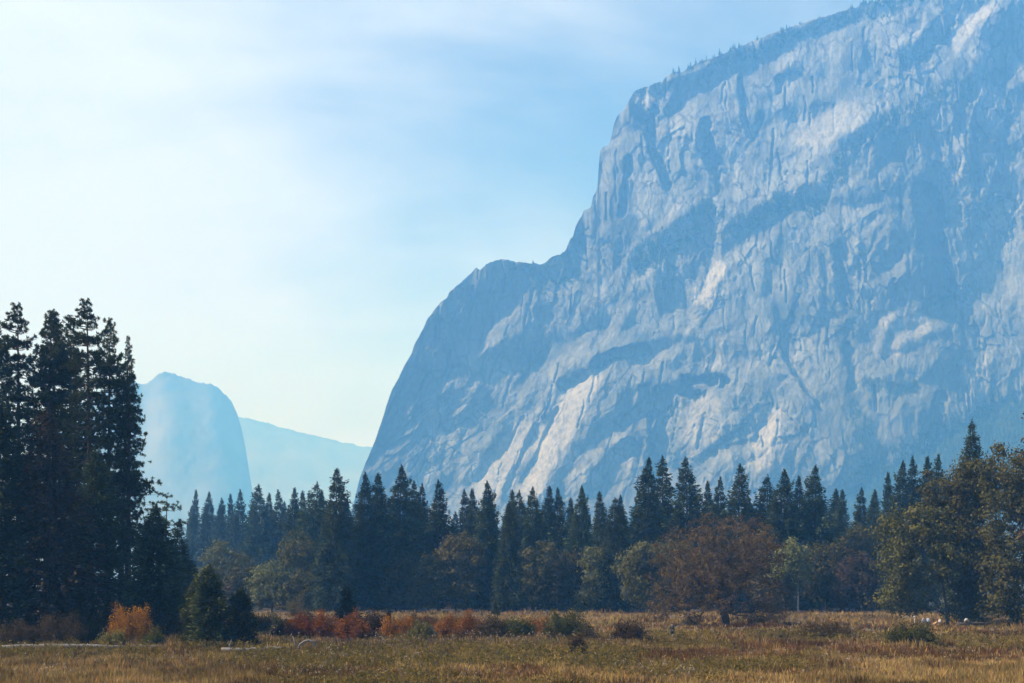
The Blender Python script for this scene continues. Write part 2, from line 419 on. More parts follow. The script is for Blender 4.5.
LIGHT = np.full((HCv, WC), 0.52)
ST = [
 ('p', [(380, 440), (410, 370), (450, 310), (500, 275), (560, 265)], 30, .18), ('p', [(380, 500), (430, 440), (470, 380), (520, 320)], 34, .34),
 ('p', [(900, 180), (915, 300), (925, 380)], 40, .2), ('p', [(860, 480), (940, 430), (1040, 400)], 40, .4),
 ('c1', [(250, 560), (330, 330), (450, 200), (620, 120), (760, 140)], 20, .22), ('c1', [(330, 520), (480, 380), (560, 300)], 14, .18),
 ('c1', [(540, 440), (600, 370), (690, 260)], 8, .75), ('c1', [(280, 480), (300, 380)], 4, .5), ('c1', [(240, 640), (270, 560)], 4, .55),
 ('c1', [(490, 200), (500, 130)], 3, .5), ('c1', [(450, 260), (480, 200)], 3, .45), ('c1', [(320, 650), (360, 610)], 4, .8),
 ('c1', [(400, 590), (450, 540)], 4, .7), ('c1', [(440, 670), (480, 620)], 3, .8), ('c1', [(560, 590), (650, 560)], 5, .6),
 ('c1', [(690, 660), (740, 590)], 4, .85), ('c1', [(730, 250), (830, 230)], 6, .6), ('c1', [(780, 350), (850, 300)], 6, .6),
 ('c1', [(840, 600), (850, 530)], 6, .95), ('c1', [(560, 500), (700, 420), (780, 320)], 6, .2),
 ('c2', [(60, 440), (200, 480), (330, 520)], 18, .35), ('c2', [(300, 300), (420, 220)], 8, .3),
 ('c2', [(400, 230), (450, 150)], 6, .85), ('c2', [(380, 390), (400, 260)], 5, .7), ('c2', [(430, 440), (480, 280)], 5, .75),
 ('c2', [(440, 520), (560, 350)], 10, .6), ('c2', [(500, 550), (580, 460), (660, 390)], 7, .95),
 ('c2', [(590, 560), (650, 450), (700, 340), (720, 280)], 5, 1.0), ('c2', [(680, 190), (740, 80)], 3, .9),
 ('c2', [(650, 340), (700, 270), (770, 200)], 6, .85), ('c2', [(720, 560), (790, 430), (850, 280)], 10, 1.0), ('c2', [(830, 90), (850, 30)], 6, 1),
 ('c2', [(500, 500), (560, 400), (600, 330)], 5, .15), ('c2', [(540, 430), (640, 250)], 6, .2), ('c2', [(620, 560), (680, 430), (750, 280)], 3, .1),
 ('c2', [(690, 520), (760, 400), (840, 210)], 3, .25), ('c2', [(830, 560), (850, 500)], 8, .15), ('c2', [(80, 460), (140, 400)], 6, .55),
 ('c2', [(200, 240), (240, 80)], 3, .6),
 ('c3', [(265, 400), (250, 500), (230, 590)], 4, .12), ('c3', [(390, 190), (330, 330), (300, 470), (240, 660)], 9, .85),
 ('c3', [(430, 150), (440, 260)], 9, .02), ('c3', [(490, 200), (470, 300), (480, 400)], 8, .04), ('c3', [(500, 420), (550, 540)], 5, .02),
 ('c3', [(600, 90), (590, 150), (530, 240)], 5, .1), ('c3', [(540, 100), (525, 200)], 4, .6), ('c3', [(510, 330), (530, 260)], 3, .9),
 ('c3', [(560, 350), (600, 250), (660, 200)], 8, .75), ('c3', [(610, 520), (600, 420), (650, 300)], 7, .8),
 ('c3', [(380, 420), (360, 560), (350, 650)], 5, .05), ('c3', [(430, 400), (425, 480)], 2.5, .15), ('c3', [(410, 640), (410, 480), (400, 400)], 4, .75),
 ('c3', [(460, 620), (490, 500)], 6, .65), ('c3', [(710, 280), (690, 370)], 6, .03), ('c3', [(720, 420), (750, 490)], 5, .05),
 ('c3', [(665, 470), (680, 400)], 3, .2), ('c3', [(740, 230), (750, 150), (790, 120)], 7, .8), ('c3', [(690, 520), (700, 420)], 4, .8),
 ('c3', [(760, 400), (790, 350)], 9, .7), ('c3', [(820, 340), (830, 420)], 2.5, .15), ('c3', [(600, 600), (680, 580)], 5, .25),
 ('c3', [(700, 60), (600, 90), (440, 130)], 4, .25), ('c3', [(560, 650), (600, 610)], 3, .8), ('c3', [(750, 590), (850, 540)], 5, .7),
 ('c4', [(40, 300), (110, 230), (190, 90)], 8, .12), ('c4', [(60, 350), (150, 330)], 10, .25), ('c4', [(210, 30), (190, 250), (190, 330)], 4, .95),
 ('c4', [(260, 100), (240, 300), (260, 390)], 9, .75), ('c4', [(300, 350), (380, 240), (410, 190)], 4, .85), ('c4', [(490, 140), (570, 60)], 5, .85),
 ('c4', [(330, 30), (350, 130)], 6, .6), ('c4', [(700, 60), (620, 130), (520, 200), (420, 260)], 12, .32), ('c4', [(560, 250), (520, 400), (540, 480)], 9, .12),
 ('c4', [(640, 290), (600, 360)], 8, .2), ('c4', [(650, 470), (690, 290)], 5, .95), ('c4', [(690, 420), (780, 280)], 7, 1.0),
 ('c4', [(590, 640), (650, 520), (690, 470)], 3, .95), ('c4', [(360, 380), (400, 340)], 8, .7), ('c4', [(430, 330), (470, 300)], 5, .65),
 ('c4', [(440, 560), (500, 520)], 10, .55), ('c4', [(380, 530), (400, 470)], 4, .08), ('c4', [(210, 640), (235, 580)], 2.5, .15),
 ('c4', [(160, 560), (210, 540)], 5, .2), ('c4', [(280, 670), (400, 640), (500, 620)], 5, .1), ('c4', [(260, 620), (330, 500)], 5, .9),
 ('c4', [(130, 660), (180, 600)], 7, .95), ('c4', [(110, 440), (140, 380)], 5, .65), ('c4', [(150, 510), (190, 420)], 3, .75),
 ('c4', [(700, 480), (760, 420), (830, 330)], 8, .7), ('c4', [(710, 180), (760, 190)], 5, .7), ('c4', [(820, 230), (850, 180)], 4, .65),
 ('c4', [(650, 570), (750, 570), (840, 530)], 4, .2),
 ('c5', [(20, 460), (120, 300), (200, 190)], 11, 1.0), ('c5', [(220, 250), (270, 160), (330, 100)], 7, .85), ('c5', [(60, 150), (130, 60)], 7, .9),
 ('c5', [(250, 280), (320, 200)], 10, .65), ('c5', [(100, 190), (180, 145)], 5, .35), ('c5', [(230, 110), (330, 60), (450, 40)], 6, .08), ('c5', [(340, 120), (400, 60)], 6, .12),
 ('c5', [(60, 590), (150, 480), (280, 350), (400, 260)], 5, .22), ('c5', [(340, 350), (420, 310), (460, 270)], 6, .34), ('c5', [(400, 250), (440, 190)], 4, .36),
 ('c5', [(360, 340), (420, 220)], 2.5, .9), ('c5', [(250, 460), (300, 420)], 3, .9), ('c5', [(310, 400), (400, 390), (450, 370)], 7, .8),
 ('c5', [(440, 400), (485, 260)], 4, .95), ('c5', [(120, 640), (160, 540), (250, 450)], 6, .8), ('c5', [(220, 640), (300, 520), (400, 450)], 9, .32),
 ('c5', [(340, 640), (410, 460)], 2.5, 1), ('c5', [(420, 520), (450, 440)], 2, .9), ('c5', [(430, 430), (380, 600)], 2.5, .1),
 ('c5', [(640, 460), (690, 300), (800, 200)], 14, .85), ('c5', [(720, 420), (780, 330)], 10, .75), ('c5', [(590, 260), (580, 480)], 5, .8),
 ('c5', [(525, 230), (512, 400), (500, 560)], 10, .38), ('c5', [(600, 165), (700, 155), (800, 165)], 4, .4), ('c5', [(610, 220), (660, 240)], 5, .4), ('c5', [(590, 170), (540, 230)], 6, .35),
 ('c5', [(690, 500), (780, 430), (850, 380)], 3, .08), ('c5', [(780, 450), (850, 440)], 2, .12), ('c5', [(700, 580), (760, 500), (840, 420)], 8, .95),
 ('c5', [(770, 100), (790, 70)], 6, .7), ('c5', [(470, 110), (530, 70), (600, 30)], 5, .85), ('c5', [(620, 125), (800, 125)], 4, .78),
 ('c6', [(0, 240), (200, 150), (400, 70), (600, 20)], 7, .3), ('c6', [(200, 230), (260, 190)], 7, .75), ('c6', [(30, 370), (70, 270)], 7, .75),
 ('c6', [(330, 250), (350, 310)], 8, .8), ('c6', [(430, 240), (470, 160)], 8, .7), ('c6', [(540, 130), (580, 210), (640, 140)], 9, .75),
 ('c6', [(10, 380), (50, 520)], 5, .08), ('c6', [(130, 250), (140, 380), (170, 440)], 5, .18), ('c6', [(250, 250), (250, 290)], 4, .08),
 ('c6', [(190, 360), (170, 440)], 4, .12), ('c6', [(280, 330), (260, 380)], 3, .12), ('c6', [(370, 200), (400, 230)], 5, .3),
 ('c6', [(360, 420), (480, 370)], 14, .9), ('c6', [(280, 460), (320, 380)], 8, .8), ('c6', [(300, 540), (360, 480)], 9, .9), ('c6', [(220, 600), (330, 560)], 8, .75),
 ('c6', [(40, 470), (80, 450)], 8, .65), ('c6', [(130, 540), (200, 470)], 7, .7), ('c6', [(420, 560), (480, 450), (560, 420), (620, 330)], 11, .32),
 ('c6', [(520, 140), (520, 200)], 4, .12), ('c6', [(650, 180), (740, 140), (800, 60)], 12, .12), ('c6', [(810, 130), (850, 80), (920, 20)], 6, .95),
 ('c6', [(690, 100), (700, 70)], 2.5, .8), ('c6', [(730, 100), (760, 60)], 4, .6), ('c6', [(960, 80), (990, 140)], 4, .7), ('c6', [(600, 280), (640, 310)], 8, .7),
 ('c6', [(700, 250), (740, 250)], 8, .55), ('c6', [(960, 100), (920, 250), (900, 420), (930, 600)], 20, .1), ('c6', [(680, 380), (740, 580)], 6, .1),
 ('c6', [(780, 300), (820, 380)], 12, .34), ('c6', [(640, 400), (690, 530)], 8, .6), ('c6', [(780, 480), (820, 440)], 7, .7), ('c6', [(800, 560), (820, 520)], 4, .85),
 ('c6', [(960, 270), (1020, 230)], 8, .75), ('c6', [(560, 560), (600, 510)], 5, .55), ('c6', [(890, 600), (920, 520)], 2, .6),
 ('c7', [(40, 250), (200, 150), (330, 160)], 8, .32), ('c7', [(700, 100), (720, 300), (760, 450)], 18, .05), ('c7', [(850, 250), (870, 400)], 22, .08),
 ('c7', [(50, 310), (110, 260), (210, 210)], 7, .8), ('c7', [(110, 500), (60, 380)], 8, .6), ('c7', [(170, 440), (220, 370)], 8, .7),
 ('c7', [(300, 420), (320, 370)], 6, .75), ('c7', [(350, 440), (350, 330)], 2, .8), ('c7', [(490, 340), (540, 240)], 4, .9), ('c7', [(570, 390), (620, 330)], 7, .8),
 ('c7', [(430, 330), (420, 220), (470, 170)], 7, .6), ('c7', [(500, 170), (550, 140)], 5, .7), ('c7', [(630, 170), (620, 100)], 3, .7), ('c7', [(480, 260), (530, 200)], 5, .65),
 ('c7', [(780, 70), (800, 20)], 4, .75), ('c7', [(890, 260), (890, 180), (930, 110)], 2, .7), ('c7', [(870, 130), (860, 50)], 1.6, .6),
 ('c7', [(380, 280), (400, 400), (420, 500)], 7, .1), ('c7', [(140, 450), (150, 350)], 3, .12), ('c7', [(480, 230), (470, 330)], 2, .15), ('c7', [(330, 300), (340, 500)], 4, .22),
 ('c7', [(560, 340), (590, 280)], 3, .18), ('c7', [(500, 340), (530, 290)], 1.5, .2), ('c7', [(1000, 150), (980, 300), (1010, 380)], 7, .75), ('c7', [(960, 490), (1000, 420)], 5, .75),
 ('c7', [(440, 480), (500, 470)], 7, .65), ('c7', [(390, 560), (450, 520)], 5, .7), ('c7', [(540, 560), (560, 530)], 5, .8), ('c7', [(200, 560), (270, 520)], 6, .6),
 ('c8', [(20, 200), (140, 170), (230, 200)], 16, .7), ('c8', [(85, 210), (80, 160)], 2, .95), ('c8', [(200, 370), (270, 300)], 14, .75), ('c8', [(130, 470), (160, 370)], 7, 1),
 ('c8', [(40, 410), (110, 450), (100, 560)], 10, .85), ('c8', [(280, 105), (310, 90)], 2.5, .9), ('c8', [(330, 230), (360, 160)], 3, .8), ('c8', [(520, 120), (550, 30)], 6, .75),
 ('c8', [(580, 130), (590, 90)], 4, .85), ('c8', [(670, 70), (690, 60)], 5, .85), ('c8', [(640, 200), (700, 150)], 10, .65), ('c8', [(540, 210), (600, 170)], 7, .7),
 ('c8', [(620, 260), (500, 260)], 8, .3), ('c8', [(570, 370), (600, 310)], 3, .85), ('c8', [(660, 380), (665, 340)], 2.5, .85), ('c8', [(560, 500), (600, 410)], 9, .6),
 ('c8', [(800, 100), (820, 240), (860, 330)], 16, .08), ('c8', [(750, 340), (755, 290)], 2, .75), ('c8', [(815, 380), (828, 280)], 2, .75), ('c8', [(400, 70), (450, 40)], 5, .6),
 ('c8', [(300, 440), (340, 540)], 8, .5), ('c8', [(200, 60), (220, 170), (320, 320)], 4, .08), ('c8', [(150, 120), (190, 60)], 8, .18),
 ('c8', [(420, 120), (430, 260), (470, 400), (500, 560)], 9, .2), ('c8', [(110, 430), (135, 360)], 3, .08), ('c8', [(0, 440), (90, 380)], 2, .1), ('c8', [(0, 460), (60, 450)], 2, .12),
 ('c8', [(720, 300), (690, 430)], 9, .2),
]
for s_ in ST: stroke(LIGHT, *s_)
VEG = np.zeros((HCv, WC))
for s_ in [('c4', [(720, 50), (620, 130), (520, 200), (420, 260)], 13, .9), ('c4', [(570, 260), (530, 380)], 8, .6), ('c6', [(0, 235), (200, 150), (400, 75), (600, 20), (760, -40)], 7, .75),
           ('c6', [(420, 560), (500, 450), (600, 400), (700, 330), (820, 280)], 12, .7), ('c7', [(30, 250), (200, 140), (330, 150)], 9, .9), ('c8', [(640, 260), (500, 260)], 8, .85),
           ('c8', [(420, 330), (470, 400), (500, 520)], 10, .55), ('c7', [(700, 480), (820, 450)], 9, .6), ('p', [(870, 490), (940, 445), (1030, 405), (1100, 380)], 24, .8),
           ('p', [(900, 500), (1000, 450), (1100, 430)], 34, .85), ('c1', [(560, 110), (700, 130), (800, 130)], 6, .5), ('c6', [(640, 190), (740, 160)], 6, .5), ('c8', [(380, 90), (470, 20)], 6, .4),
           ('c5', [(240, 105), (330, 60), (450, 40)], 4, .6), ('c4', [(40, 350), (150, 330)], 8, .5)]:
    stroke(VEG, *s_)

# relief: lit stretches turn towards the left (sun), dark ones away; integrate the slopes
SLN = LIGHT + 0.24 * fbm(GXc / 13 + GYc / 60, GYc / 34, 4, 301, 0.6) + 0.16 * vnoise(GXc / 5, GYc / 13, 305)
p_t = 0.70 - 1.65 * np.clip(SLN, -0.2, 1.2)
CS = 1.45                                               # size of the cliff against the study
M_PX = 1.36                                             # metres per px at the cliff
p_t = p_t * M_PX
pm = p_t.mean(); q_t = np.zeros_like(p_t)
mu = 0.05
def fc_integrate(p, q, mu):
    P = np.concatenate([p, -p[:, ::-1]], 1); P = np.concatenate([P, P[::-1]], 0)       # mirrored so that it wraps
    H, W = P.shape
    wx = 2 * np.pi * np.fft.fftfreq(W)[None, :]; wy = 2 * np.pi * np.fft.fftfreq(H)[:, None]
    den = wx ** 2 + mu * wy ** 2 + 2e-5
    Z = np.fft.ifft2(-1j * wx * np.fft.fft2(P) / den).real
    return Z[:p.shape[0], :p.shape[1]]
REL = fc_integrate(p_t - pm, q_t, mu) + pm * (GXc - 600)
# horizontal ledges: vegetated bands step forward
# big lean and plan of the wall
def facets(x, y, seed, tilt, off):
    """broken blocks: every cell a tilted plane of its own"""
    ix = np.floor(x); iy = np.floor(y)
    best = np.full(np.shape(x), 1e9); out = np.zeros(np.shape(x))
    for dx_ in (-1, 0, 1):
        for dy_ in (-1, 0, 1):
            cx0, cy0 = ix + dx_, iy + dy_
            fx_ = cx0 + 0.5 + 0.48 * _hash(cx0, cy0, seed); fy_ = cy0 + 0.5 + 0.48 * _hash(cx0, cy0, seed + 1)
            d_ = (x - fx_) ** 2 + (y - fy_) ** 2
            v_ = off * _hash(cx0, cy0, seed + 2) + tilt * (_hash(cx0, cy0, seed + 3) * (x - fx_) + 0.8 * _hash(cx0, cy0, seed + 4) * (y - fy_))
            m_ = d_ < best
            best = np.where(m_, d_, best); out = np.where(m_, v_, out)
    return out
FRESH = np.zeros((HCv, WC))
for s_ in [('c5', [(20, 460), (120, 300), (200, 190)], 14, .9), ('c2', [(560, 520), (700, 330)], 16, .7), ('c2', [(720, 560), (830, 380)], 12, .9), ('c4', [(690, 420), (770, 290)], 9, 1),
           ('c8', [(130, 500), (160, 370)], 13, .9), ('c5', [(640, 460), (700, 300)], 16, .5), ('c6', [(360, 420), (480, 370)], 16, .5), ('c6', [(820, 120), (900, 30)], 9, .6),
           ('c7', [(560, 550), (690, 560)], 8, .6), ('c8', [(570, 130), (690, 60)], 8, .6)]:
    stroke(FRESH, *s_)
RECESS = np.zeros((HCv, WC))                             # hollows, chimneys and roofs cut into the wall (metres at study size)
for s_ in [('c5', [(525, 240), (512, 400), (500, 560)], 9, 16, 1), ('c5', [(615, 180), (700, 168), (795, 176)], 5, 22, 1), ('c5', [(610, 215), (680, 228)], 6, 15, 1), ('c5', [(100, 190), (180, 145)], 5, 12, 1),
           ('c5', [(340, 350), (420, 310), (460, 270), (440, 205)], 5.5, 12, 1), ('c5', [(220, 640), (300, 530), (390, 460)], 8, 10, 1), ('c5', [(230, 105), (330, 60), (450, 40)], 5, 9, 1),
           ('c3', [(430, 150), (440, 250)], 8, 14, 1), ('c3', [(490, 210), (470, 300), (480, 400), (545, 530)], 5, 12, 1), ('c3', [(380, 420), (360, 560), (350, 650)], 4, 10, 1), ('c3', [(710, 280), (690, 370)], 5, 10, 1),
           ('c3', [(720, 420), (755, 490)], 4.5, 10, 1), ('c6', [(690, 170), (790, 70)], 8, 11, 1), ('c6', [(10, 380), (50, 520)], 4, 8, 1), ('c7', [(390, 300), (410, 480)], 5, 8, 1), ('c7', [(700, 120), (720, 300), (750, 430)], 12, 18, 1),
           ('c8', [(200, 60), (215, 170), (320, 320)], 3, 8, 1), ('c8', [(430, 140), (440, 260)], 6, 8, 1), ('c8', [(110, 430), (135, 360)], 2.5, 6, 1), ('c8', [(690, 500), (780, 430)], 3, 5, 1),
           ('c2', [(620, 560), (680, 430), (750, 280)], 2.5, 6, 1), ('c2', [(690, 520), (760, 400), (840, 210)], 2.5, 5, 1), ('c2', [(500, 500), (560, 400)], 4, 6, 1), ('c5', [(690, 500), (780, 430), (850, 380)], 2.5, 6, 1),
           ('c6', [(190, 360), (170, 440)], 3.5, 7, 1), ('c6', [(250, 250), (250, 290)], 3.5, 7, 1), ('c6', [(130, 250), (140, 380), (170, 440)], 3, 7, 1), ('c8', [(740, 300), (700, 420)], 6, 8, 1)]:
    stroke(RECESS, *s_)
rc = np.random.default_rng(77)
for k_ in range(260):                                     # joints: upright, leaning in the lower left
    x_, y_ = rc.uniform(370, 1040), rc.uniform(10, 510)
    lean_ = 0.62 * np.clip((y_ - 260) / 160, 0, 1) * np.clip((860 - x_) / 460, 0, 1)
    ln_ = rc.uniform(10, 46); hor_ = False
    P_, cx_k, cy_k = [], x_, y_
    for q_ in range(5):
        P_.append((cx_k, cy_k))
        if hor_: cx_k += ln_ / 5; cy_k += rc.normal(-0.25 * ln_ / 5, 1.2)
        else: cy_k += ln_ / 5; cx_k += -lean_ * ln_ / 5 + rc.normal(0.1, 0.9)
    stroke(RECESS, 'p', P_, rc.uniform(0.6, 1.3), rc.uniform(2.0, 5.0), 0.95)
def sample(cv, px, py):
    i = np.clip(px - X0, 0, WC - 1.001); j = np.clip(py - Y0c, 0, HCv - 1.001)
    i0 = np.floor(i).astype(int); j0 = np.floor(j).astype(int); fi = i - i0; fj = j - j0
    return (cv[j0, i0] * (1 - fi) + cv[j0, i0 + 1] * fi) * (1 - fj) + (cv[j0 + 1, i0] * (1 - fi) + cv[j0 + 1, i0 + 1] * fi) * fj
def wall_y(px, py):
    r = sample(REL, px, py) + sample(RECESS, px, py)
    y = 2150 + r + 0.32 * (500 - py)                    # leaning back
    # diagonal slabs low left, upright ribs high, blocky texture everywhere
    lean = np.clip((py - 260) / 160, 0, 1) * np.clip((860 - px) / 460, 0, 1)
    u = px + (py - 300) * 0.62 * lean
    wx_ = fbm(px / 60, py / 60, 3, 51) * 14
    y = y - 1.1 * ridged((u + wx_) / 15, py / 75, 4, 61, 0.55)
    wy_ = fbm(px / 40 + 9, py / 40, 3, 52) * 10
    rough = np.clip(0.75 + fbm(px / 70, py / 70, 2, 88) * 1.2, 0.25, 1.4)
    smooth_slab = 1 - 0.6 * canvas(FRESH, px, py)
    y = y - rough * smooth_slab * (facets((u + wx_) / 34, (py + wy_) / 66, 211, 2.4, 1.2) + facets((u + wx_ * .6 + py * .25) / 15, (py + wy_) / 27, 221, 2.8, 1.1) + facets((u + wy_ - py * .3) / 6.5, (py + wx_) / 11, 231, 2.5, 0.9))
    y = y - rough * smooth_slab * 0.6 * fbm(u / 2.6, py / 4.5, 3, 71, 0.6) - rough * 0.6 * (np.abs(vnoise((u + wx_ * .5) / 9, py / 34, 73)) ** 0.5 - .6) - rough * 0.35 * (np.abs(vnoise((u + wx_ * .5 + py * .4) / 6, py / 12, 74)) ** 0.5 - .6)
    return CS * y
def canvas(cv, px, py):
    i = np.clip(px - X0, 0, WC - 1).astype(int); j = np.clip(py - Y0c, 0, HCv - 1).astype(int)
    return cv[j, i]

cols = np.concatenate([np.arange(338.5, 660, 0.75), np.arange(660, 1030, 0.85), np.arange(1030, 1124, 3.0)])
nrow = 640
rim = np.interp(cols, RX, RY)
rim = rim - 0.9 * fbm(cols / 5, cols * 0 + 3.3, 3, 401) - 0.5 * vnoise(cols / 1.7, cols * 0, 402)
vv = np.linspace(0, 1, nrow) ** 1.0
PX = np.repeat(cols[None, :], nrow, 0)
PY = rim[None, :] + (596 - rim)[None, :] * vv[:, None]
WY = wall_y(PX, PY)
TB = np.interp(cols, [330, 600, 800, 850, 880, 920, 960, 1000, 1024, 1060, 1124], [575, 540, 515, 500, 478, 456, 436, 414, 400, 382, 350])
TBn = TB + 5 * fbm(cols / 25, cols * 0, 3, 420)
TBn = np.maximum(TBn, rim + 2)
YB = wall_y(cols, TBn)
zb = CH - (TBn - YH) / F * YB
# on the talus: solve along the ray z = CH - (py-YH)/F*Y  and  Y = YB - (zb - z)*1.45
kk = (PY - YH) / F
Ytal = (YB[None, :] - 1.45 * (zb[None, :] - CH)) / (1 + 1.45 * kk)
Ytal = Ytal + 9 * fbm(PX / 22, PY / 10, 3, 431) * np.clip((PY - TBn[None, :]) / 10, 0, 1)
intal = PY > TBn[None, :]
WY = np.where(intal, np.minimum(WY, Ytal), WY)
WX = (PX - CX) / F * WY
WZ = CH - (PY - YH) / F * WY
# behind the rim the summit runs back and the far side drops
back = [(60, -3), (200, -14), (600, -55), (1300, -150)]
top_y, top_x, top_z = WY[0], WX[0], WZ[0]
rows_b = []
for dy, dz in back:
    rows_b.append(np.stack([top_x + dy * 0.25, top_y + dy, np.maximum(top_z + dz * np.clip(top_z / 300, 0, 1), -2.5)], -1))
rows_b.append(np.stack([top_x + 400, top_y + 1600, np.full_like(top_x, -2.5)], -1))
WZ = np.maximum(WZ, -2.5)
front = np.stack([WX, WY, WZ], -1)
allr = np.concatenate([np.stack(rows_b[::-1], 0), front], 0)
nb = len(rows_b)
nr, nc = allr.shape[:2]
ii, jj = np.meshgrid(np.arange(nc - 1), np.arange(nr - 1))
a = (jj * nc + ii).ravel()
Q = np.stack([a, a + nc, a + nc + 1, a + 1], -1).astype(np.int32)
me = mesh_np('granite_cliff', allr.reshape(-1, 3), [Q]); smooth(me)
vegf = np.clip(canvas(VEG, PX, PY) + np.where(intal, 0.85, 0), 0, 1)
vegf = np.concatenate([np.full((nb, nc), 0.5), vegf], 0)
set_attr(me, 'plant_cover', vegf.ravel())
fr = np.concatenate([np.zeros((nb, nc)), canvas(FRESH, PX, PY)], 0)
set_attr(me, 'fresh_rock', fr.ravel())
DULL_AND_SHADE = np.zeros((HCv, WC))  # dark rock on the left flank; on the right, shade painted into the colour
for s_ in [('p', [(370, 470), (400, 380), (450, 310), (500, 280), (560, 275)], 36, .8), ('p', [(900, 150), (910, 260), (925, 400)], 40, .9), ('p', [(840, 340), (860, 470)], 30, .7), ('p', [(780, 470), (840, 480)], 20, .4)]:
    stroke(DULL_AND_SHADE, *s_)
set_attr(me, 'dull_rock_and_shade', np.concatenate([np.zeros((nb, nc)), canvas(DULL_AND_SHADE, PX, PY)], 0).ravel())

rm, RN, RL = new_mat('granite')
ro = RN.new('ShaderNodeOutputMaterial'); rb = RN.new('ShaderNodeBsdfPrincipled'); rb.inputs['Roughness'].default_value = 0.9
rb.inputs['Specular IOR Level'].default_value = 0.2
rt = RN.new('ShaderNodeTexCoord')
def rnoise(scale, detail, stretch=None, rough=0.6, dist=0.0):
    n = RN.new('ShaderNodeTexNoise'); n.inputs['Scale'].default_value = scale; n.inputs['Detail'].default_value = detail
    n.inputs['Roughness'].default_value = rough; n.inputs['Distortion'].default_value = dist
    if stretch:
        m_ = RN.new('ShaderNodeMapping'); m_.inputs['Scale'].default_value = stretch
        RL.new(rt.outputs['Object'], m_.inputs['Vector']); RL.new(m_.outputs[0], n.inputs['Vector'])
    else:
        RL.new(rt.outputs['Object'], n.inputs['Vector'])
    return n
ra = rnoise(0.009, 8); r1 = ramp(RN, [(0.32, (0.105, 0.122, 0.128)), (0.5, (0.188, 0.206, 0.21)), (0.68, (0.268, 0.284, 0.28))])
RL.new(ra.outputs['Fac'], r1.inputs['Fac'])
rs = rnoise(0.024, 6, (1, 1, 0.16), 0.6, 0.5); r2 = ramp(RN, [(0.38, (0.42, 0.44, 0.47)), (0.47, (0.85, 0.86, 0.87)), (0.58, (1.08, 1.08, 1.08))])
RL.new(rs.outputs['Fac'], r2.inputs['Fac'])
rf = rnoise(0.14, 6, (1, 1, 0.6), 0.7); r3 = ramp(RN, [(0.36, (0.45, 0.46, 0.48)), (0.5, (0.95, 0.95, 0.95)), (0.66, (1.2, 1.2, 1.2))])
RL.new(rf.outputs['Fac'], r3.inputs['Fac'])
def rmix(fac, A, B, blend='MIX'):
    m_ = RN.new('ShaderNodeMix'); m_.data_type = 'RGBA'; m_.blend_type = blend
    for k, v in (('Factor', fac), ('A', A), ('B', B)):
        if isinstance(v, (int, float)): m_.inputs[k].default_value = v
        elif isinstance(v, tuple): m_.inputs[k].default_value = (*v, 1)
        else: RL.new(v, m_.inputs[k])
    return m_.outputs['Result']
def rattr(n):
    a_ = RN.new('ShaderNodeAttribute'); a_.attribute_name = n; return a_.outputs['Fac']
def rmath(op, a, b=None, c=None, clamp=False):
    n = RN.new('ShaderNodeMath'); n.operation = op; n.use_clamp = clamp
    for i, v in enumerate((a, b, c)):
        if v is None: continue
        if isinstance(v, (int, float)): n.inputs[i].default_value = v
        else: RL.new(v, n.inputs[i])
    return n.outputs[0]
col = rmix(0.75, r1.outputs['Color'], r2.outputs['Color'], 'MULTIPLY')
col = rmix(0.7, col, r3.outputs['Color'], 'MULTIPLY')
rv = RN.new('ShaderNodeTexVoronoi'); rv.feature = 'DISTANCE_TO_EDGE'; rv.inputs['Scale'].default_value = 0.03
rvm = RN.new('ShaderNodeMapping'); rvm.inputs['Scale'].default_value = (1, 1, 0.42); rvm.inputs['Rotation'].default_value = (0, R(18), 0)
rvn = rnoise(0.03, 4); rva = RN.new('ShaderNodeVectorMath'); rva.operation = 'MULTIPLY_ADD'; rva.inputs[1].default_value = (26, 26, 26)
RL.new(rvn.outputs['Color'], rva.inputs[0]); RL.new(rt.outputs['Object'], rva.inputs[2]); RL.new(rva.outputs[0], rvm.inputs['Vector']); RL.new(rvm.outputs[0], rv.inputs['Vector'])
rvk = RN.new('ShaderNodeMapRange'); rvk.inputs['From Min'].default_value = 0.015; rvk.inputs['From Max'].default_value = 0.075; rvk.inputs['To Min'].default_value = 0.9; rvk.inputs['To Max'].default_value = 0.0
RL.new(rv.outputs['Distance'], rvk.inputs['Value'])
col = rmix(rmath('MULTIPLY', rvk.outputs[0], rmath('MULTIPLY_ADD', ra.outputs['Fac'], 3.0, -0.9, True)), col, (0.05, 0.053, 0.05))    # lichen dark joints
dn = rmath('MULTIPLY', rattr('dull_rock_and_shade'), rmath('MULTIPLY_ADD', ra.outputs['Fac'], 1.6, -0.15, True))
col = rmix(dn, col, (0.085, 0.095, 0.085))  # darkens the flank rock and deepens the right-hand shade by colour
fn = rmath('MULTIPLY', rattr('fresh_rock'), rmath('MULTIPLY_ADD', rf.outputs['Fac'], 2.4, -0.5, True))
col = rmix(fn, col, (0.40, 0.397, 0.378))
vgn = rnoise(0.06, 5, None, 0.65)
vk = rmath('ADD', rattr('plant_cover'), rmath('MULTIPLY_ADD', vgn.outputs['Fac'], 2.6, -1.65))
geoN = RN.new('ShaderNodeNewGeometry'); sepN = RN.new('ShaderNodeSeparateXYZ'); RL.new(geoN.outputs['Normal'], sepN.inputs[0])
vk = rmath('ADD', vk, rmath('MULTIPLY', rmath('SUBTRACT', sepN.outputs['Z'], 0.3), 0.5))
vm = RN.new('ShaderNodeMapRange'); vm.interpolation_type = 'SMOOTHSTEP'; vm.inputs['From Min'].default_value = 0.12; vm.inputs['From Max'].default_value = 0.42
RL.new(vk, vm.inputs['Value'])
col = rmix(vm.outputs[0], col, (0.035, 0.045, 0.026))
RL.new(col, rb.inputs['Base Color'])
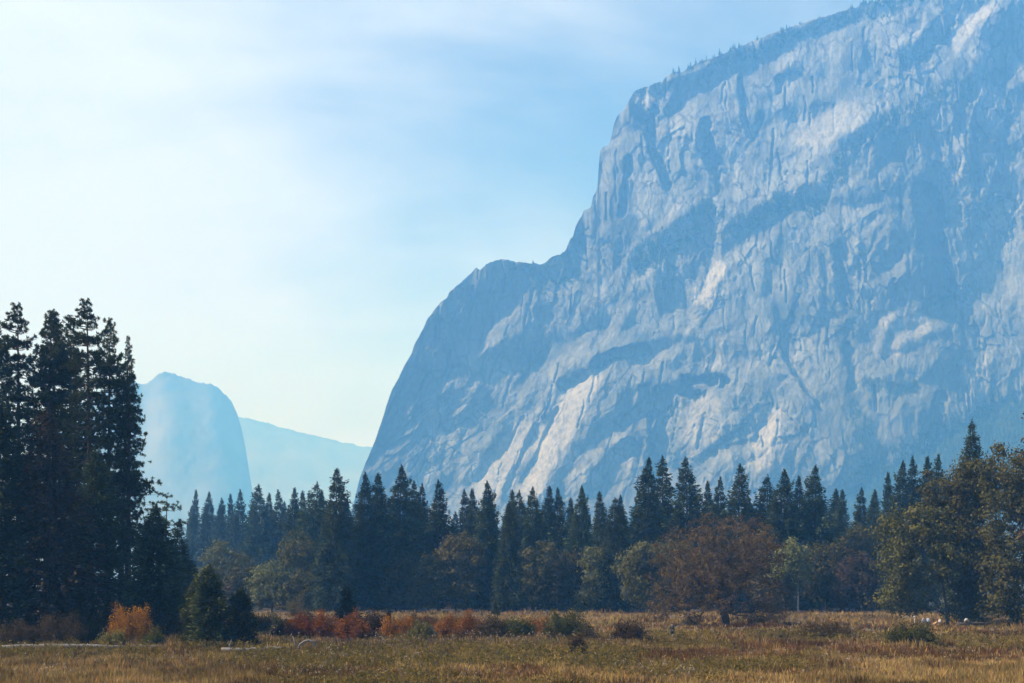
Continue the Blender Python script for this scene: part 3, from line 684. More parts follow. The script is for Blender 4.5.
rbm = RN.new('ShaderNodeBump'); rbm.inputs['Strength'].default_value = 1.0; rbm.inputs['Distance'].default_value = 4.5
rbn = rnoise(0.11, 8, (1, 1, 0.45), 0.68)
RL.new(rbn.outputs['Fac'], rbm.inputs['Height']); RL.new(rbm.outputs[0], rb.inputs['Normal'])
RL.new(rb.outputs[0], ro.inputs['Surface'])
cliff = link('granite_cliff', me, rm)
tag(cliff, 'towering pale granite cliff with vertical gullies and ledges', None, None, 'structure')

# trees on the rim, the ledges and the talus: too many and too far to count
def small_conifers(P, Hs):
    parts = []
    n = len(P); k = 6
    for lev in range(5):
        t0 = lev / 5.0
        z0 = Hs * (0.08 + 0.92 * t0); z1 = Hs * (0.08 + 0.92 * min(1, t0 + 0.34))
        r = Hs * 0.19 * (1 - t0) * rng.uniform(0.75, 1.25, n)
        an = np.arange(k) * 2 * np.pi / k
        ang = an[None, :] + rng.uniform(0, 6, n)[:, None]
        rr = r[:, None] * rng.uniform(0.55, 1.2, (n, k))
        ring = np.stack([P[:, 0:1] + rr * np.cos(ang), P[:, 1:2] + rr * np.sin(ang), np.repeat((P[:, 2] + z0)[:, None], k, 1) + rng.uniform(-.05, .05, (n, k)) * Hs[:, None]], -1)
        tip = np.stack([P[:, 0] + rng.normal(0, 0.02, n) * Hs, P[:, 1], P[:, 2] + z1], -1)[:, None, :]
        V_ = np.concatenate([ring, tip], 1).reshape(-1, 3)
        b_ = (np.arange(n) * (k + 1))[:, None]
        j = np.arange(k)
        T = np.stack([b_ + j, b_ + (j + 1) % k, np.broadcast_to(b_ + k, (n, k))], -1).reshape(-1, 3).astype(np.int32)
        parts.append((V_, [T]))
    return join_meshes(parts)
pts, hts = [], []
# rim
rx_ = rng.uniform(640, 1000, 600); rx_ = rx_[(vnoise(rx_ / 9, rx_ * 0, 441) + 0.6 * vnoise(rx_ / 2.5, rx_ * 0, 442)) > 0.15]
for x in np.concatenate([rx_, rng.uniform(475, 575, 12), rng.uniform(380, 475, 8)]):
    i = np.searchsorted(cols, x); i = min(i, nc - 1)
    q = rng.integers(0, 3)
    pts.append(front[q, i]); hts.append(min(3.5 + rng.exponential(4.0), 17) * (0.6 if x < 600 else 1))
cand_w = np.clip(vegf[nb:] * 1.0, 0, 1)
cand_w[PY > 520] = 0
cand_w = (cand_w ** 2) * (1.0 * (596 - rim)[None, :])
flat = rng.choice(cand_w.size, 4600, p=(cand_w / cand_w.sum()).ravel())
for f_ in flat:
    j, i = divmod(int(f_), nc)
    if i >= nc - 1: continue
    pts.append(front[j, i] - np.array([0, 1.0, 1.0])); hts.append(rng.uniform(4, 13) if not intal[j, i] else rng.uniform(10, 24))
V_, F_ = small_conifers(np.array(pts), np.array(hts))
ct = link('cliff_trees', mesh_np('cliff_trees', V_, F_), M['far_tree'])
tag(ct, 'scattered small trees on the rim and ledges of the cliff', None, None, 'stuff')

# far mountains
M['far_rock'] = noise_mat('far_forested_rock', (0.12, 0.13, 0.12), (0.24, 0.24, 0.23), 0.006, 0.95)
def far_mountain(name, label, rim_pts, Y, seed, depth, amp, cols_n=420, rows_n=110, wash=0.5):
    rx = np.array([p[0] for p in rim_pts], float); ry = np.array([p[1] for p in rim_pts], float)
    cs = np.linspace(rx[0], rx[-1], cols_n)
    rm_ = np.interp(cs, rx, ry) - 2.0 * fbm(cs / 9, cs * 0, 4, seed) - np.maximum(0, vnoise(cs / 1.5, cs * 0, seed + 5)) * 1.0
    v_ = np.linspace(0, 1, rows_n)
    px = np.repeat(cs[None], rows_n, 0); py = rm_[None] + (590 - rm_)[None] * v_[:, None]
    rs_ = np.interp(cs, rx, ry); rs_ = np.convolve(np.pad(rs_, 12, mode='edge'), np.ones(25) / 25, 'valid')
    vs_ = np.clip((py - rs_[None]) / (590 - rs_[None]), 0, 1)
    y = Y - depth * vs_ ** 1.2 + Y / F * 0.25 * (px - 200) + amp * fbm(px / 34, py / 30, 4, seed + 9)
    x = (px - CX) / F * y; z = np.maximum(CH - (py - YH) / F * y, -2.5)
    fr_ = np.stack([x, y, z], -1)
    bk = np.stack([np.stack([x[0] * 1.1, y[0] + 700, np.full(cols_n, -2.5)], -1), np.stack([x[0] * 1.03, y[0] + 200, np.maximum(z[0] - 40, -2.5)], -1)], 0)
    al = np.concatenate([bk, fr_], 0)
    r_, c_ = al.shape[:2]
    i_, j_ = np.meshgrid(np.arange(c_ - 1), np.arange(r_ - 1)); a_ = (j_ * c_ + i_).ravel()
    Q_ = np.stack([a_, a_ + c_, a_ + c_ + 1, a_ + 1], -1).astype(np.int32)
    m_ = mesh_np(name, al.reshape(-1, 3), [Q_]); smooth(m_)
    tag(link(name, m_, M['far_rock']), label, None, None, 'structure')
far_mountain('mountain', 'distant pale blue granite dome fading into the haze',
             [(20, 590), (40, 470), (70, 410), (100, 392), (130, 380), (139, 385), (147, 384), (154, 378), (158, 374), (165, 371.5), (172, 372), (180, 376), (190, 380), (200, 381.5), (210, 383), (218, 388), (226, 395), (232, 403), (237, 413), (241, 427), (245, 446), (250, 475), (256, 510), (262, 545), (272, 590)],
             7000, 501, 700, 14, wash=0.6)
far_mountain('mountain', 'farthest faint ridge sloping down behind the dome',
             [(60, 420), (150, 405), (230, 416), (250, 419.5), (262, 422), (280, 428), (300, 433), (318, 437), (335, 441), (350, 444.5), (370, 448), (400, 456), (460, 480), (560, 540)],
             9600, 541, 1600, 16, wash=0.9)

# ----------------------------------------------------------------- conifers
def trunk_mesh(name, H, r, mat, bend=0.25, seed=0):
    n = 14; k = 8
    t = np.linspace(0, 1, n)
    rg = np.random.default_rng(seed)
    ph = rg.uniform(0, 6, 2)
    cx = bend * np.sin(t * 3 + ph[0]) * t; cy = bend * np.sin(t * 2.4 + ph[1]) * t
    rad = r * ((1 - t) ** 0.85 * 0.97 + 0.03) * (1 + 0.45 * np.exp(-t * 28))
    an = np.arange(k) * 2 * np.pi / k
    V_ = np.stack([cx[:, None] + rad[:, None] * np.cos(an), cy[:, None] + rad[:, None] * np.sin(an), np.repeat((t * H - 0.3)[:, None], k, 1)], -1).reshape(-1, 3)
    i_, j_ = np.meshgrid(np.arange(k), np.arange(n - 1)); 
    Q_ = np.stack([j_ * k + i_, j_ * k + (i_ + 1) % k, (j_ + 1) * k + (i_ + 1) % k, (j_ + 1) * k + i_], -1).reshape(-1, 4).astype(np.int32)
    return V_, [Q_], (lambda tt: np.stack([np.interp(tt, t, cx), np.interp(tt, t, cy)], -1))

def conifer(label, kind, H, Rm, zb, seed, spacing, per, mat, bark, droop, prof, spray, dens, group=None, name='conifer_tree'):
    """kind 'fir': flat drooping sprays; 'pine': tufts at branch ends"""
    rg = np.random.default_rng(seed)
    tv, tf, axis = trunk_mesh('trunk', H, 0.012 * H + 0.08, M[bark], 0.2, seed)
    nw = int((H - zb) / spacing * 1.15)
    lop0, lop1 = rg.uniform(0, 6.28), rg.uniform(-4, 4)
    Cs, As, Bs = [], [], []
    bp0, bp1, br0, br1 = [], [], [], []
    for w in range(nw):
        z = zb + (H - zb) * (1 - (1 - min(max((w + rg.uniform(-.9, .9)) / nw, 0), 1)) ** 1.35)
        t = min(max((z - zb) / (H - zb), 0), 0.995)
        nbch = per + rg.integers(-1, 2)
        a0 = rg.uniform(0, 6.28)
        for b in range(max(2, nbch)):
            az = a0 + b * 6.28 / nbch + rg.uniform(-.4, .4); z = z + rg.uniform(-.35, .35) * spacing
            L_ = Rm * prof(t) * rg.uniform(0.5, 1.15) * (1 + 0.2 * math.cos(az - lop0 - lop1 * t)) * (1.25 if rg.random() < 0.06 else 1)
            L_ = max(L_, min(0.36, 0.07 + 2.6 * (1 - t)) if kind == 'fir' else 0.26)
            dr = droop * (1 - 1.25 * t) + rg.normal(0, 0.08)
            d = np.array([math.cos(az), math.sin(az), 0.0]); lat = np.array([-d[1], d[0], 0.0])
            o = np.array([*axis(t * (1 - zb / H) + zb / H), z])
            if kind == 'fir':
                n = max(4, int(dens * L_ * 2.2) + 3)
                r = L_ * rg.uniform(0.12, 1.0, n) ** 0.75
                s = rg.uniform(-1, 1, n) * (L_ * 0.30 * (1.05 - r / L_ * 0.8) + 0.10)
                zz = -dr * r * (r / L_) * 1.0 + 0.10 * (r / L_) ** 3 * L_ + rg.normal(0, 0.14 + 0.07 * L_, n)
                c_ = o + d * r[:, None] + lat * s[:, None]; c_[:, 2] += zz
                dirv = unit(d[None] * 1.0 + lat[None] * (s / (0.3 * L_ + .1) * 0.8)[:, None] + np.stack([0 * r, 0 * r, rg.normal(-dr * .6, 0.3, n)], -1))
                sz = spray * rg.uniform(0.6, 1.25, n) * min(1.0, 0.38 + 0.9 * L_ / Rm)
                up = unit(np.cross(dirv, rg.normal(size=(n, 3)) * 0.55 + np.array([0, 0, 1.0])))
                Cs.append(c_); As.append(dirv * (sz * 0.62)[:, None]); Bs.append(up * (sz * 0.27)[:, None])
            else:
                tip = o + d * L_; tip[2] += -dr * L_ + 0.25 * L_ * t
                mid = o + d * L_ * .5; mid[2] += -dr * L_ * .6
                bp0 += [o, mid]; bp1 += [mid, tip]; br0 += [0.03 + 0.012 * L_, 0.025]; br1 += [0.025, 0.012]
                ntuft = max(1 if L_ < 1.1 else 2, int(L_ * dens)); top_k = min(1.0, 0.55 + 0.4 * L_)
                for q in range(ntuft):
                    f = rg.uniform(0.35, 1.0)
                    c0 = o + (tip - o) * f + lat * rg.normal(0, 0.16 * L_) + np.array([0, 0, rg.normal(0.1, 0.18)])
                    n = 30
                    dv = unit(rg.normal(size=(n, 3)) + d[None] * 0.5 + np.array([0, 0, 0.55]))
                    sz = spray * top_k * rg.uniform(0.55, 1.1, n)
                    wv = unit(np.cross(dv, rg.normal(size=(n, 3))))
                    Cs.append(c0 + dv * (sz * 0.5)[:, None]); As.append(dv * (sz * 0.5)[:, None]); Bs.append(wv * (sz * 0.11)[:, None])
    Cs, As, Bs = map(np.concatenate, (Cs, As, Bs))
    lv, lf = leaf_quads(Cs, As, Bs)
    cm = mesh_np('crown', lv, [lf])
    if bp0:
        bv, bf = tube_edges(np.array(bp0), np.array(bp1), np.array(br0), np.array(br1), 4)
        tv, tf = join_meshes([(tv, tf), (bv, bf)])
    tm = mesh_np('trunk', tv, tf); smooth(tm)
    root = thing(name, label, 'tree', group=group)
    link('trunk', tm, M[bark], root)
    link('crown', cm, M[mat], root)
    root['_h'] = H
    return root

cone = lambda t: (1 - t) ** 0.74 * (0.75 + 0.25 * min(1, t * 5))
slim = lambda t: (1 - t) ** 0.68 * (0.75 + 0.25 * min(1, t * 4))
dome = lambda t: (0.05 + 0.95 * (1 - t ** 1.8) ** 0.85) * (0.45 + 0.55 * min(1, t * 3.2))
plume = lambda t: (0.05 + 0.95 * (1 - t ** 2.0) ** 0.9) * (0.55 + 0.45 * min(1, t * 3))
roundp = lambda t: (1 - t ** 2.4) ** 0.72 * (0.72 + 0.28 * min(1, t * 3)) * (0.86 + 0.14 * math.sin(t * 17))
egg = lambda t: (1 - t ** 1.7) ** 0.8 * (0.7 + 0.3 * min(1, t * 4))
broad = lambda t: (1 - t) ** 0.62 * (0.78 + 0.22 * min(1, t * 5))

PROTO = {}
def spec(kind):
    s = {
     'fir_a': dict(kind='fir', H=30, Rm=7.2, zb=2.2, seed=1, spacing=0.42, per=7, mat='fir', bark='bark_dark', droop=0.35, prof=cone, spray=0.72, dens=6.5),
     'fir_b': dict(kind='fir', H=30, Rm=5.9, zb=1.8, seed=2, spacing=0.42, per=7, mat='fir', bark='bark_dark', droop=0.42, prof=slim, spray=0.7, dens=6.5),
     'fir_c': dict(kind='fir', H=30, Rm=7.6, zb=3.0, seed=3, spacing=0.46, per=6, mat='fir', bark='bark_dark', droop=0.25, prof=cone, spray=0.8, dens=6.0),
     'fir_d': dict(kind='fir', H=30, Rm=6.4, zb=2.5, seed=4, spacing=0.5, per=6, mat='pine', bark='bark_dark', droop=0.2, prof=slim, spray=0.8, dens=5.5),
     'fir_e': dict(kind='fir', H=30, Rm=6.2, zb=3.5, seed=41, spacing=0.5, per=6, mat='fir', bark='bark_dark', droop=0.5, prof=slim, spray=0.8, dens=5.5),
     'fir_f': dict(kind='fir', H=30, Rm=7.4, zb=5.0, seed=42, spacing=0.55, per=6, mat='pine', bark='bark_pine', droop=0.1, prof=egg, spray=0.8, dens=5.0),
     'cedar': dict(kind='fir', H=30, Rm=6.6, zb=1.2, seed=5, spacing=0.48, per=8, mat='cedar', bark='bark_pine', droop=0.38, prof=broad, spray=0.75, dens=5.0),
     'pine_a': dict(kind='pine', H=38, Rm=5.7, zb=8, seed=6, spacing=0.62, per=5, mat='pine', bark='bark_pine', droop=0.12, prof=plume, spray=0.42, dens=3.0),
     'pine_b': dict(kind='pine', H=38, Rm=5.4, zb=8, seed=7, spacing=0.66, per=5, mat='pine', bark='bark_pine', droop=0.2, prof=dome, spray=0.42, dens=3.0),
     'pine_c': dict(kind='pine', H=38, Rm=4.5, zb=11, seed=8, spacing=0.85, per=5, mat='pine', bark='bark_pine', droop=0.3, prof=slim, spray=0.42, dens=3.0),
     'sparse': dict(kind='pine', H=26, Rm=3.4, zb=17, seed=9, spacing=1.3, per=3, mat='pine', bark='bark_pine', droop=-0.1, prof=dome, spray=0.6, dens=2.2),
     'dark_fir': dict(kind='fir', H=24, Rm=6.6, zb=0.6, seed=10, spacing=0.42, per=8, mat='fir', bark='bark_dark', droop=0.3, prof=broad, spray=0.55, dens=7.0),
     'brown_fir': dict(kind='fir', H=24, Rm=6.4, zb=0.6, seed=15, spacing=0.44, per=8, mat='brown_fir', bark='bark_pine', droop=0.3, prof=broad, spray=0.55, dens=6.0),
     'round_fir': dict(kind='fir', H=16, Rm=4.2, zb=0.5, seed=12, spacing=0.24, per=9, mat='fir', bark='bark_dark', droop=0.25, prof=egg, spray=0.5, dens=8.0),
     'juniper': dict(kind='fir', H=8, Rm=2.7, zb=0.15, seed=13, spacing=0.22, per=9, mat='juniper', bark='bark_dark', droop=-0.1, prof=roundp, spray=0.36, dens=10.0),
     'sapling': dict(kind='fir', H=4, Rm=1.25, zb=0.1, seed=14, spacing=0.16, per=7, mat='juniper', bark='bark_dark', droop=0.0, prof=cone, spray=0.3, dens=10.0),
    }[kind]
    return s

def put_conifer(kind, px, tip, Y, label, group=None, wid=1.0, rz=None, px_base=None):
    x, _, ztip = at(px, tip, Y)
    z0 = float(gz(x, Y)) if Y < 380 else 0.0
    first = kind not in PROTO
    if first:
        PROTO[kind] = conifer(label, **spec(kind))
    p = PROTO[kind]
    H = spec(kind)['H']
    s = (ztip - z0) / (H - 0.3)
    sxy = (0.35 + 0.65 * s if s < 1 else s ** 0.6) * wid
    if kind in ('juniper', 'sapling'): sxy = s * wid
    r = rng.uniform(0, 6.28) if rz is None else rz
    if first:
        p.location = (x, Y, z0); p.rotation_euler = (0, 0, r); p.scale = (sxy, sxy, s)
        if group: p['group'] = group
        o = p
    else:
        o = dup(p, label, (x, Y, z0), r, (sxy, sxy, s), group)
    o.rotation_euler[0] = rng.normal(0, 0.012); o.rotation_euler[1] = rng.normal(0, 0.014)
    return o

GL_ = "tall pines in the dark stand on the left"
for kd, px, tip, Y, w, lb in [
    ('pine_a', 4, 298, 172, 0.9, 'tall dark pine with a rounded plume, first of the left stand'),
    ('pine_b', 18, 297, 176, 0.95, 'tall dark pine second in the left stand, beside a gap of sky'),
    ('pine_a', 45, 304, 174, 0.92, 'tall olive tinged pine third in the left stand, right of the gap of sky'),
    ('pine_b', 56, 302, 178, 0.9, 'tall pine with thin pointed plume, fourth in the left stand'),
    ('pine_a', 70, 309, 182, 0.85, 'slightly lower pine filling the dip in the middle of the left stand'),
    ('pine_b', 91, 292, 172, 0.95, 'highest pine of the left stand, tip above all others'),
    ('pine_a', 108, 312, 176, 0.8, 'pine with see-through crown and bare trunk right of the highest pine'),
    ('pine_c', 120, 333, 180, 0.85, 'slim pine with visible trunk between two others at the stand edge'),
    ('pine_c', 128, 346, 174, 1.0, 'outermost pine of the left stand with drooping layered branches against the sky'),
]:
    put_conifer(kd, px, tip + 11, Y, lb, GL_, w)
for kd, px, tip, Y, w, lb in [
    ('brown_fir', 50, 415, 158, 1.0, 'broad blackish fir standing in front of the tall left pines'),
    ('dark_fir', -6, 396, 156, 0.9, 'dark fir cut by the left edge of the photo'),
    ('dark_fir', 92, 452, 163, 0.85, 'lower dark fir between the broad blackish fir and the round-topped one'),
    ('round_fir', 151, 508, 160, 0.98, 'bushy dark round-topped conifer behind the orange shrub'),
    ('sparse', 166, 493, 232, 1.0, 'thin pine with sparse open top rising behind the bushy dark conifer'),
    ('fir_c', 181, 522, 225, 0.8, 'small hazy fir in the shadow right of the bushy dark conifer'),
    ('juniper', 212, 569, 146, 1.02, 'larger dark green juniper-like bush tree alone in the grass'),
    ('juniper', 243, 590, 147, 1.0, 'smaller dark green juniper-like bush tree touching the larger one'),
    ('juniper', 196, 580, 149, 0.85, 'lighter green bush tree on the left flank of the two junipers'),
    ('sapling', 346, 589, 184, 1.15, 'small dark conifer standing above the orange willows'),
    ('sapling', 387, 611, 186, 0.9, 'tiny dark sapling poking out of the orange willows'),
    ('sapling', 495, 603, 262, 1.2, 'small bluish sapling on the pale strip before the wood'),
]:
    put_conifer(kd, px, tip, Y, lb, None, w)

GH = "hazy conifers of the wood across the meadow"
for kd, px, tip, Y, w, lb in [
    ('fir_b', 193.5, 491, 627, 0.75, 'pale blue pointed conifer at the left start of the hazy wood'),
    ('fir_a', 208.5, 493, 603, 0.85, 'second pale conifer from the start of the hazy wood'),
    ('fir_c', 220, 499, 593, 0.8, 'low pale conifer third from the start of the hazy wood'),
    ('fir_b', 232, 495, 582, 0.75, 'thin pale conifer left of a taller twin-topped one in the haze'),
    ('fir_d', 241.5, 491, 555, 0.85, 'pale twin-topped conifer left of the wide hazy one'),
    ('fir_c', 259.5, 486, 497, 1.1, 'wide hazy conifer over the round pale green tree'),
    ('fir_b', 268, 494, 511, 0.8, 'narrow conifer tucked behind the right side of the wide hazy one'),
    ('fir_d', 278, 491, 493, 0.85, 'blue hazy conifer right of the wide hazy one'),
    ('fir_b', 293, 489, 418, 0.85, 'left one of a pair of thin hazy spires'),
    ('fir_b', 300.5, 492, 438, 0.8, 'right one of a pair of thin hazy spires'),
    ('fir_f', 314.5, 484, 365, 0.95, 'ragged topped hazy conifer just left of the big brownish pine'),
    ('fir_b', 321, 491, 407, 0.7, 'slender conifer squeezed against the big brownish pine'),
    ('cedar', 336.5, 471, 306, 0.9, 'big brownish grey pine rising where the cliff foot meets the wood'),
    ('fir_a', 363, 474, 312, 0.85, 'left one of two close conifers at the foot of the cliff edge'),
    ('fir_b', 375.5, 474.5, 316, 0.95, 'right one of two close conifers at the foot of the cliff edge'),
    ('fir_a', 397, 467, 314, 0.95, 'tall pointed conifer against the lower cliff, highest left of the bright slabs'),
    ('fir_e', 414.5, 483, 318, 0.85, 'shaggy conifer right of the tall pointed one'),
    ('fir_d', 421, 485, 350, 0.75, 'shaggy conifer merging with its neighbour of equal height'),
    ('fir_c', 438.5, 481.5, 322, 0.8, 'regular triangular conifer between two shaggy groups'),
    ('fir_e', 466, 491, 352, 0.75, 'small-topped conifer above the yellowish oak, left of another'),
    ('fir_b', 473.5, 490, 350, 0.75, 'narrow conifer above the yellowish oak'),
    ('fir_a', 487.5, 482.5, 318, 0.9, 'dark dense triangular conifer before the bright rock slab'),
    ('cedar', 508, 505, 304, 0.72, 'wide greenish cedar reaching the ground in the middle of the wood'),
    ('fir_b', 511, 491, 350, 0.75, 'narrow tip showing right behind the wide greenish cedar'),
    ('fir_f', 518.5, 492, 348, 0.8, 'ragged conifer just right of the wide greenish cedar'),
    ('fir_c', 532.5, 488.5, 322, 0.8, 'conifer with open lower branches right of the ragged one'),
    ('fir_b', 547.5, 487.5, 345, 0.85, 'left one of two even pointed conifers under the blue rock shadow'),
    ('fir_a', 559.5, 489, 345, 0.75, 'right one of two even pointed conifers under the blue rock shadow'),
    ('fir_b', 569.5, 499, 352, 0.75, 'lower conifer between the even pair and the next spire'),
    ('fir_a', 581, 487.5, 318, 0.75, 'spire conifer third left of the dark fir beside the pale oak'),
    ('fir_b', 601, 493, 350, 0.85, 'bluish conifer directly behind the dark fir beside the pale oak'),
    ('dark_fir', 614, 500, 308, 0.88, 'dark dense fir reaching the ground left of the pale green oak'),
    ('fir_b', 622.5, 496, 352, 0.7, 'small bluish tip right behind the dark dense fir'),
    ('fir_a', 645.5, 459.5, 318, 0.95, 'first of three tall conifers above the pale green oak'),
    ('fir_e', 662, 457.5, 328, 1.0, 'second of three tall conifers, before the dark rock recess'),
    ('fir_c', 688.5, 459.5, 325, 0.95, 'third and broadest of three tall conifers left of the brown oak top'),
    ('fir_b', 707.5, 482.5, 345, 0.7, 'small conifer right beside the broadest of the three tall ones'),
    ('fir_d', 721, 478.5, 335, 0.75, 'thin open conifer above the brown oak, left of the crooked top'),
    ('fir_c', 737.5, 466, 325, 0.9, 'conifer with a crooked broken top above the brown oak'),
    ('fir_f', 766.5, 477, 328, 0.9, 'loose branched conifer right of the brown oak top'),
    ('fir_a', 783.5, 471, 316, 1.0, 'dark broad conifer between the loose branched one and a thin one'),
    ('fir_b', 800, 477, 335, 0.75, 'thin conifer standing between two broad dark ones'),
    ('fir_a', 813.5, 467.5, 318, 1.0, 'dark tapering conifer above the white-stemmed tree, highest of its group'),
    ('fir_b', 835.5, 490, 385, 0.9, 'left one of a hazy pair right of the dark tapering conifer'),
    ('fir_b', 844, 491, 380, 0.85, 'right one of a hazy pair right of the dark tapering conifer'),
    ('fir_e', 862.5, 489.5, 340, 0.8, 'solitary hazy conifer left of the right-hand oaks'),
    ('fir_b', 877, 490.5, 385, 0.8, 'faint conifer close against the right oaks'),
    ('fir_b', 887, 473.5, 345, 0.7, 'thin hazy spire before the tall cluster over the right oaks'),
    ('fir_a', 900, 463, 340, 0.85, 'left one of the tall hazy cluster over the right oaks'),
    ('fir_e', 913, 458.5, 342, 0.75, 'highest of the tall hazy cluster over the right oaks'),
    ('fir_b', 927, 458, 344, 0.85, 'dense one in the tall hazy cluster, second from its right end'),
    ('fir_d', 936.5, 456.5, 338, 0.8, 'last of the tall hazy cluster, touching the near oaks'),
]:
    put_conifer(kd, px, tip, Y, lb, GH, w)
put_conifer('dark_fir', 972.5, 424, 236, 'dark green spire conifer sticking out above the big right oaks', None, 0.62)

GF = "hazy conifers filling the depth of the wood"
for i in range(44):
    px = 190 + i * 15.8 + rng.uniform(-5, 5)
    tip = np.interp(px, [190, 330, 420, 600, 760, 880], [506, 500, 502, 508, 500, 498]) + rng.uniform(-4, 12)
    put_conifer(['fir_a', 'fir_e', 'fir_b', 'fir_f', 'fir_c', 'fir_d'][i % 6], px, tip, rng.uniform(375, 470) + (230 if px < 300 else 60 if px < 400 else 0),
                'blue hazy conifer half hidden deep inside the wood', GF, 0.9)

# ----------------------------------------------------------------- broadleaf trees
def grow(trunk, targets, step, tip_r, rg, wander=0.18, kmax=1e9):
    """branches from trunk nodes to each target, nearest node first"""
    P = [np.array(p, float) for p in trunk]; par = [-1] + list(range(len(trunk) - 1))
    fork = P[len(trunk) // 2]
    order = np.argsort(np.linalg.norm(targets - fork, axis=1))
    n_tr = len(trunk)
    ends = []
    A = np.array(P)
    depthv = [np.linalg.norm(p - P[0]) * 0.15 for p in P]
    for ti in order:
        T = targets[ti]
        dv = T - A
        dist = np.linalg.norm(dv, axis=1)
        cost = dist + np.where(A[:, 2] > T[2] + 0.3, 0.7 * (A[:, 2] - T[2]), 0) + np.array(depthv) * 0.35
        cost[:max(1, n_tr // 3)] += 4
        j = int(np.argmin(cost)); d = dist[j]
        m = max(1, int(d / step))
        prev = j; base = A[j]
        newp = []
        bow = np.array([0, 0, 0.10 * d])
        for q in range(1, m + 1):
            f = q / m
            p = base + (T - base) * f + bow * math.sin(math.pi * f) + rg.normal(0, wander * step, 3) * (1 if q < m else 0.2)
            P.append(p); par.append(prev); prev = len(P) - 1; newp.append(p)
            depthv.append(depthv[par[-1]] + step)
        A = np.concatenate([A, np.array(newp)])
        ends.append(prev)
    n = len(P)
    area = np.full(n, 0.0)
    for e in ends: area[e] += tip_r ** 2
    for i in range(n - 1, 0, -1):
        if area[i] == 0: area[i] = tip_r ** 2
        area[par[i]] += area[i] * 0.92
    rad = np.sqrt(area)
    return np.array(P), np.array(par), rad, np.array(ends)

def broadleaf(name, label, blobs, trunk, ntarget, leaf, nleaf, mat, bark, seed, spread=0.85, tip_r=0.022, step=0.8, shell=0.62, rmax=None, cat='tree', low_cut=0.45):
    rg = np.random.default_rng(seed)
    vol = np.array([b[3] * b[4] * b[5] for b in blobs]); vol = vol ** 0.8 / (vol ** 0.8).sum()
    T = []
    for b, k in zip(blobs, np.round(vol * ntarget).astype(int)):
        u = unit(rg.normal(size=(max(k, 3), 3)))
        lump = 1 + 0.16 * np.sin(u[:, 0] * 5 + seed) * np.sin(u[:, 1] * 4.3 + b[0]) + 0.12 * np.sin(u[:, 2] * 7 + b[1] * 3)
        rr = (shell + (1 - shell) * rg.random(len(u)) ** 0.6) * lump
        inner = rg.random(len(u)) < 0.18
        rr[inner] *= rg.uniform(0.45, 0.9, inner.sum())
        T.append(np.array(b[:3]) + u * np.array(b[3:]) * rr[:, None])
    T = np.concatenate(T)
    T = T[T[:, 2] > low_cut]
    P, par, rad, ends = grow(trunk, T, step, tip_r, rg)
    if rmax: rad = rad * min(1.0, rmax / rad[0])
    rad = np.maximum(rad, tip_r * 0.8)
    i = np.arange(1, len(P))
    bv, bf = tube_edges(P[par[i]], P[i], np.maximum(rad[i], np.minimum(rad[par[i]], rad[i] * 1.25)), rad[i], 6)
    tm = mesh_np('trunk', bv, bf); smooth(tm)
    # leaf clumps round the branch ends and along the last shoots
    E = P[ends]; par_e = P[par[ends]]
    n = len(E)
    k = rg.poisson(nleaf, n)
    src = np.repeat(np.arange(n), k)
    sig = spread * rg.uniform(0.55, 1.25, n)
    off = rg.normal(size=(len(src), 3)) * np.array([1, 1, 0.62]) * sig[src][:, None] * 0.55
    back = rg.random(len(src)) < 0.3
    c_ = np.where(back[:, None], E[src] + (par_e[src] - E[src]) * rg.random((len(src), 1)) * 1.3, E[src]) + off
    nrm = unit(off + rg.normal(0, 0.35, (len(src), 3)) + np.array([0, 0, 0.35]))
    a_ = unit(np.cross(nrm, rg.normal(size=(len(src), 3)))); b_ = np.cross(nrm, a_)
    sz = leaf * rg.uniform(0.55, 1.3, len(src))
    c_[:, 2] = np.maximum(c_[:, 2], 0.25)
    lv, lf = leaf_quads(c_, a_ * (sz * 0.6)[:, None], b_ * (sz * 0.42)[:, None])
    root = thing(name, label, cat)
    link('trunk', tm, M[bark], root)
    link('crown', mesh_np('crown', lv, [lf]), M[mat], root)
    return root

def world_x(px, Y):
    return (px - CX) / F * Y
def place(o, px, Y, rz=0.0, s=1.0):
    x = (px - CX) / F * Y
    o.location = (x, Y, float(gz(x, Y)) if Y < 380 else 0.0)
    o.rotation_euler = (0, 0, rz)
    o.scale = (s, s, s) if not isinstance(s, tuple) else s
    return o

def tr(h, lean=(0, 0), n=5):
    return [(lean[0] * (i / (n - 1)) ** 1.3, lean[1] * (i / (n - 1)), -0.3 + (h + 0.3) * i / (n - 1)) for i in range(n)]

# the great brown oak
Yo = ground_Y(626.5)
k = Yo / F
def rel(px, py, base=(727, 626.5)):
    return ((px - base[0]) * k, (base[1] - py) * k)
blobs = []
for px, py, rx, rz_, dy in [(722, 557, 66, 42, 0), (690, 585, 44, 32, -2), (668, 602, 24, 20, 1), (757, 578, 36, 38, 1), (735, 540, 40, 26, 2), (715, 580, 42, 32, -4), (772, 604, 20, 16, -1), (698, 562, 44, 34, 3), (757, 548, 24, 22, -2), (655, 612, 14, 10, 0), (698, 608, 36, 14, -3), (752, 610, 26, 12, -2)]:
    x, z = rel(px, py); blobs.append((x, dy, z, rx * k, max(rx * k * 0.8, 4), rz_ * k))
big = broadleaf('oak_tree', 'big spreading rust brown oak standing alone before the wood', blobs, tr(5.2, (-1.3, 0.3), 6), 1000, 0.2, 34, 'oak_brown', 'bark_oak', 21, spread=0.75, tip_r=0.03, step=0.8, shell=0.55, rmax=0.75, low_cut=0.35)
place(big, 727, Yo)
# its low right limbs sweep to the ground: inside the same trunk mesh (separate blobs)

